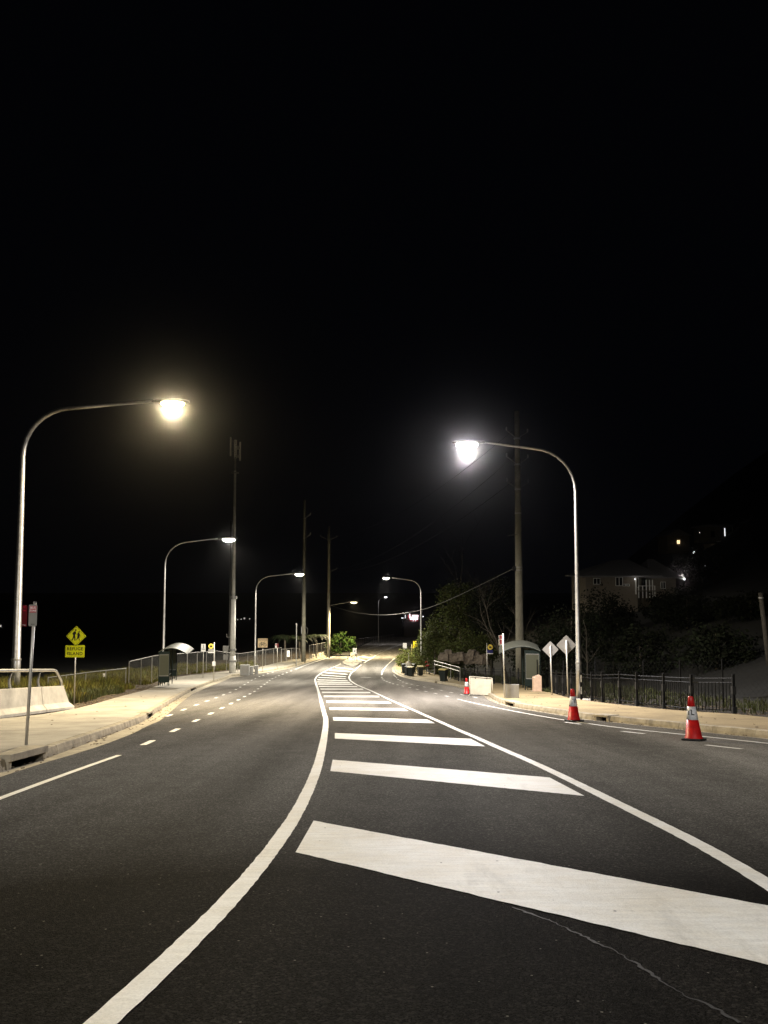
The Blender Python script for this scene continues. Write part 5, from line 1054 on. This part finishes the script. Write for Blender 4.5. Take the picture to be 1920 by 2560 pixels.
o = raw(mb, 'leaf_litter', 'chip'); tag(o, 'scattered leaf litter and grit in the gutters', 'litter', kind='stuff')
# rock ledge under the trees
o = thing('rock_ledge', gR(1160, 70), 'low sandstone rock ledge under the trees on the right', 'rock'); rng = random.Random(9)
for k in range(11):
    px = 1112 + k * 9.5; p = atY(px, 1642 + rng.uniform(-6, 6), 70 + rng.uniform(-.6, .6)); h = rng.uniform(.55, 1.0)
    me = MB().box((0, 0, 0), (rng.uniform(.5, .8), .8, h), rng.uniform(-.4, .4), rng.uniform(-.15, .15), rng.uniform(-.15, .15), .8).build('boulder', 'rock', o)
    me.location = p - o.location; sb = me.modifiers.new('s', 'SUBSURF'); sb.subdivision_type = 'SIMPLE'; sb.levels = 3; sb.render_levels = 3
    tx = bpy.data.textures.new('rk', 'CLOUDS'); tx.noise_scale = .35; dm = me.modifiers.new('d', 'DISPLACE'); dm.texture = tx; dm.strength = .22; dm.texture_coords = 'GLOBAL'
    me.scale = (1.35, 1, 1)

# ------------------------------------------------------------------ houses on the hill and distant lights
HY = 105.0; s_ = HY / F
def HP(x, y): p = atY(1440 + x * .18083, 1370 + y * .18083, HY); return p.x, p.z
hx0, hz0 = HP(145, 700); o = thing('hillside_house', (hx0, HY, hz0), 'dim brick house with a tiled hip roof on the hillside', 'house')
def L_(x, y): a, b_ = HP(x, y); return a - hx0, b_ - hz0
def hbox(nm, x0, y0, x1, y1, ya, yb, m, par): 
    a, b1 = L_(x0, y1); c, d1 = L_(x1, y0); return MB().box(((a + c) / 2, (ya + yb) / 2, (b1 + d1) / 2), (abs(c - a), yb - ya, abs(d1 - b1))).build(nm, m, par)
hbox('wall', 145, 395, 845, 900, 0, 8, 'brick', o); hbox('wall', 1075, 395, 1395, 900, .4, 8, 'brick', o); hbox('wall', 845, 395, 1075, 900, 1.8, 8, 'house2', o)
def hip(x0, x1, ye, r0, r1, yr, ya, yb):
    a, z = L_(x0, ye); b_, _ = L_(x1, ye); c, zr = L_(r0, yr); d_, _ = L_(r1, yr); ym = (ya + yb) / 2
    return MB().add([(a, ya, z), (b_, ya, z), (b_, yb, z), (a, yb, z), (c, ym, zr), (d_, ym, zr), (a, ya, z - .18), (b_, ya, z - .18), (b_, yb, z - .18), (a, yb, z - .18)], [(0, 1, 5, 4), (1, 2, 5), (2, 3, 4, 5), (3, 0, 4), (0, 6, 7, 1), (1, 7, 8, 2), (2, 8, 9, 3), (3, 9, 6, 0), (6, 9, 8, 7)])
rf = hip(65, 1180, 385, 640, 860, 160, -.6, 9).build('roof', 'roof', o); hip(1000, 1480, 400, 1150, 1230, 150, -.2, 9.4).build('roof', 'roof', o)
def window(x0, y0, x1, y1, par, yf=0.0, lit=None):
    e = hbox('window', x0, y0, x1, y1, yf - .06, yf - .02, lit or 'glass', par); a, b1 = L_(x0, y1); c, d1 = L_(x1, y0)
    f = MB()
    for X in (a, c, (a + c) / 2): f.box((X, yf - .08, (b1 + d1) / 2), (.07, .06, abs(d1 - b1)))
    for Z_ in (b1, d1): f.box(((a + c) / 2, yf - .08, Z_), (abs(c - a) + .07, .06, .07))
    f.build('frame', 'white', e); return e
window(548, 405, 640, 522, o); window(640, 500, 735, 524, o); window(858, 410, 922, 550, o, 1.8); window(1185, 470, 1245, 560, o, .4); window(240, 420, 330, 500, o)
d_ = hbox('balcony_door', 965, 420, 1030, 570, 1.7, 1.76, 'glass', o); hbox('balcony_slab', 845, 585, 1075, 600, -.6, 1.8, 'house2', o)
for x in (850, 905, 955, 1000, 1040, 1072): hbox('balcony_post', x - 3, 440 if x in (955, 1000, 1040) else 520, x + 3, 690, -.55, -.48, 'white', o)
hbox('balcony_rail', 845, 520, 1075, 526, -.58, -.5, 'white', o); hbox('downpipe', 818, 400, 830, 640, -.12, -.02, 'white', o); hbox('gutter_board', 65, 383, 1180, 392, -.72, -.6, 'roof', o)
def porch(x, y, yy, w_, par):
    a, z = L_(x, y); q = MB().lathe([(.03, 0), (.09, .04), (.09, .14), (.03, .2)], 8, (a, yy, z - .1)).build('porch_light', 'wincool', par)
    L = bpy.data.lights.new('porch_bulb', 'POINT'); L.energy = w_; L.color = (1, .93, .82); L.shadow_soft_size = .1; lo = bpy.data.objects.new('porch_bulb', L); COL.objects.link(lo); lo.parent = par; lo.location = (a, yy - 1.1, z + .05)
porch(806, 430, -.25, 9, o)
p = atY(1710.5, 1448, 97); gl = thing('added_garden_lamp', Vector((p.x, 97, GR(p.x, 97))), 'small light right of the hillside house, on an added garden post', 'lamp'); hz_ = p.z - gl.location.z
MB().tube([(0, 0, -.1), (0, 0, hz_ - .1)], .04, 8).build('post', 'black', gl); MB().lathe([(.05, -.12), (.15, -.05), (.15, .1), (.04, .18)], 10, (0, 0, hz_)).build('globe', 'wincool', gl)
L = bpy.data.lights.new('house_fill_bulb', 'POINT'); L.energy = 80; L.color = (1, .93, .84); L.shadow_soft_size = .16; lo = bpy.data.objects.new('house_fill_bulb', L); COL.objects.link(lo); lo.parent = gl; lo.location = (-.3, 0, hz_ + .5)  # added bulb lights house walls and roof in place of an unseen street light
# upper house
UY = 150.0
def UP(x, y): p = atY(1660 + x * .15672, 1280 + y * .15672, UY); return p.x, p.z
ux0, uz0 = UP(760, 720); o2 = thing('upper_house', (ux0, UY, uz0), 'barely visible upper house with a long balcony at the top right', 'house')
def ubox(nm, x0, y0, x1, y1, ya, yb, m, par):
    a, b1 = UP(x0, y1); c, d1 = UP(x1, y0); return MB().box(((a + c) / 2 - ux0, (ya + yb) / 2, (b1 + d1) / 2 - uz0), (abs(c - a), yb - ya, abs(d1 - b1))).build(nm, m, par)
ubox('wall', 780, 230, 1100, 470, 1.5, 9, 'house2', o2); ubox('wall', 940, 490, 1180, 700, .2, 9, 'brick', o2); ubox('roof', 740, 195, 1130, 222, .6, 9.6, 'roof', o2); ubox('balcony_slab', 890, 462, 1440, 476, -.4, 1.5, 'white', o2)
for x in (895, 990, 1080, 1165): ubox('balcony_post', x - 4, 240, x + 4, 462, -.35, -.25, 'house2', o2)
e = ubox('window', 1005, 255, 1060, 440, 1.40, 1.46, 'glass', o2); ubox('light_gap', 1016, 255, 1024, 380, 1.36, 1.39, 'wincool', e); ubox('window', 800, 300, 860, 400, 1.40, 1.46, 'glass', o2)
p = atY(1917, 1330, 140); o3 = thing('lit_house', (p.x, 140, p.z - 2), 'house with one bright white window at the right edge', 'house'); MB().box((2.5, 4, 1.5), (7, 6, 5)).build('wall', 'house2', o3); MB().box((0.3, .96, 2), (1.5, .06, 1.1)).build('window', 'wincool', o3); MB().prism([(-1.6, 4.0), (6.6, 4.0), (2.5, 6)], .6, 7.4).build('roof', 'roof', o3)
p = atY(1696, 1355, 175); o4 = thing('far_cottage', (p.x, 175, p.z - 1.6), 'dark cottage with one small warm lit window on the hill', 'house'); MB().box((0, 3, 1), (5, 6, 4)).build('wall', 'house2', o4); wn = MB(); wn.box((-.17, -.03, 1.6), (.26, .05, .8)); wn.box((.17, -.03, 1.6), (.26, .05, .8)); wn.build('window', 'winwarm', o4); MB().prism([(-3, 3), (3, 3), (0, 4.6)], -.4, 6.4).build('roof', 'roof', o4)
for px, py, w_, l in ((1735, 1382, .35, 'small white yard light below the upper house'), (1763, 1415, .18, 'tiny lone white light between the two hill houses'), (1749, 1331, .12, 'tiny light left of the upper house balcony')):
    p = atY(px, py, 128); o = thing('yard_light', p - Vector((0, 0, 1.2)), l, 'lamp', 'yard lights on the hill'); MB().tube([(0, 0, -3), (0, 0, 1.1)], .04, 6).build('post', 'black', o); MB().lathe([(.04, 0), (w_ * .5, .05), (w_ * .5, w_ * .8), (.03, w_)], 8, (0, 0, 1.1)).build('globe', 'wincool', o)
# lit shop far up the road
SY = 300.0
def SP(x, y): p = atY(940 + x * .08439, 1470 + y * .08439, SY); return p.x, p.z
sx0, sz0 = SP(860, 1060); o = thing('lit_shop', (sx0, SY, sz0), 'far lit shopfront glowing pink and white at the top of the road', 'shop')
def sbox(nm, x0, y0, x1, y1, ya, yb, m):
    a, b1 = SP(x0, y1); c, d1 = SP(x1, y0); return MB().box(((a + c) / 2 - sx0, (ya + yb) / 2, (b1 + d1) / 2 - sz0), (abs(c - a), yb - ya, abs(d1 - b1))).build(nm, m, o)
sbox('wall', 840, 780, 1300, 1500, .3, 8, 'house2'); sbox('shop_window', 1010, 860, 1240, 935, 0, .2, 'neon'); sbox('sign_board', 1070, 805, 1250, 855, -.1, .2, 'neon'); sbox('pylon', 985, 765, 1012, 880, -.2, .1, 'neon'); sbox('red_trim', 940, 800, 985, 930, 0, .2, 'neonred'); sbox('red_trim', 1000, 940, 1250, 990, 0, .2, 'neonred')
sbox('side_window', 862, 795, 876, 900, 0, .2, 'wincool'); sbox('side_window', 890, 830, 935, 940, 0.05, .2, 'signwhite'); sbox('lamp', 1090, 955, 1115, 980, -.3, -.1, 'wincool'); sbox('lamp', 1158, 955, 1183, 980, -.3, -.1, 'wincool'); sbox('lamp', 1375, 830, 1410, 860, -.3, -.1, 'wincool')
p = atY(1006, 1545, 296); o = thing('shop_lamp', p, 'small white lamp left of the lit shop', 'lamp'); MB().box((0, 0, 0), (.8, .2, .3)).build('head', 'wincool', o); MB().tube([(0, 0, -6), (0, 0, -.1)], .08, 6).build('post', 'black', o)
for px, py, w_, l in ((594, 1549, .5, 'leftmost tiny light of the faint row right of the mast'), (603, 1548, .5, 'second tiny light of the faint row right of the mast'), (611, 1546, .8, 'largest tiny light of the faint row right of the mast'), (624, 1547, .5, 'rightmost tiny light of the faint row right of the mast'), (1, 1565, 1.0, 'tiny white light at the far left edge')):
    p = atY(px, py, 420); o = thing('far_light', p, l, 'lamp', 'far tiny lights'); MB().box((0, 0, 0), (w_, .3, w_)).build('head', 'farlamp', o); MB().tube([(0, 0, -10), (0, 0, 0)], .1, 5).build('post', 'black', o)

# ------------------------------------------------------------------ scattering volume added round everything, stands in for lens bloom at the lanterns
hm = bpy.data.materials.new('bloom_medium'); hm.use_nodes = True; nt = hm.node_tree; nt.nodes.remove(nt.nodes['Principled BSDF'])
v = nt.nodes.new('ShaderNodeVolumePrincipled'); v.inputs['Density'].default_value = .00037; v.inputs['Anisotropy'].default_value = .99; v.inputs['Color'].default_value = (.97, .97, 1, 1)
nt.links.new(v.outputs[0], nt.nodes['Material Output'].inputs['Volume'])
tag(MB().box((0, 450, 5), (1440, 1340, 180)).build('bloom_haze', hm), 'faint mist added for the glow round the lamps', 'bloom_haze', kind='stuff')
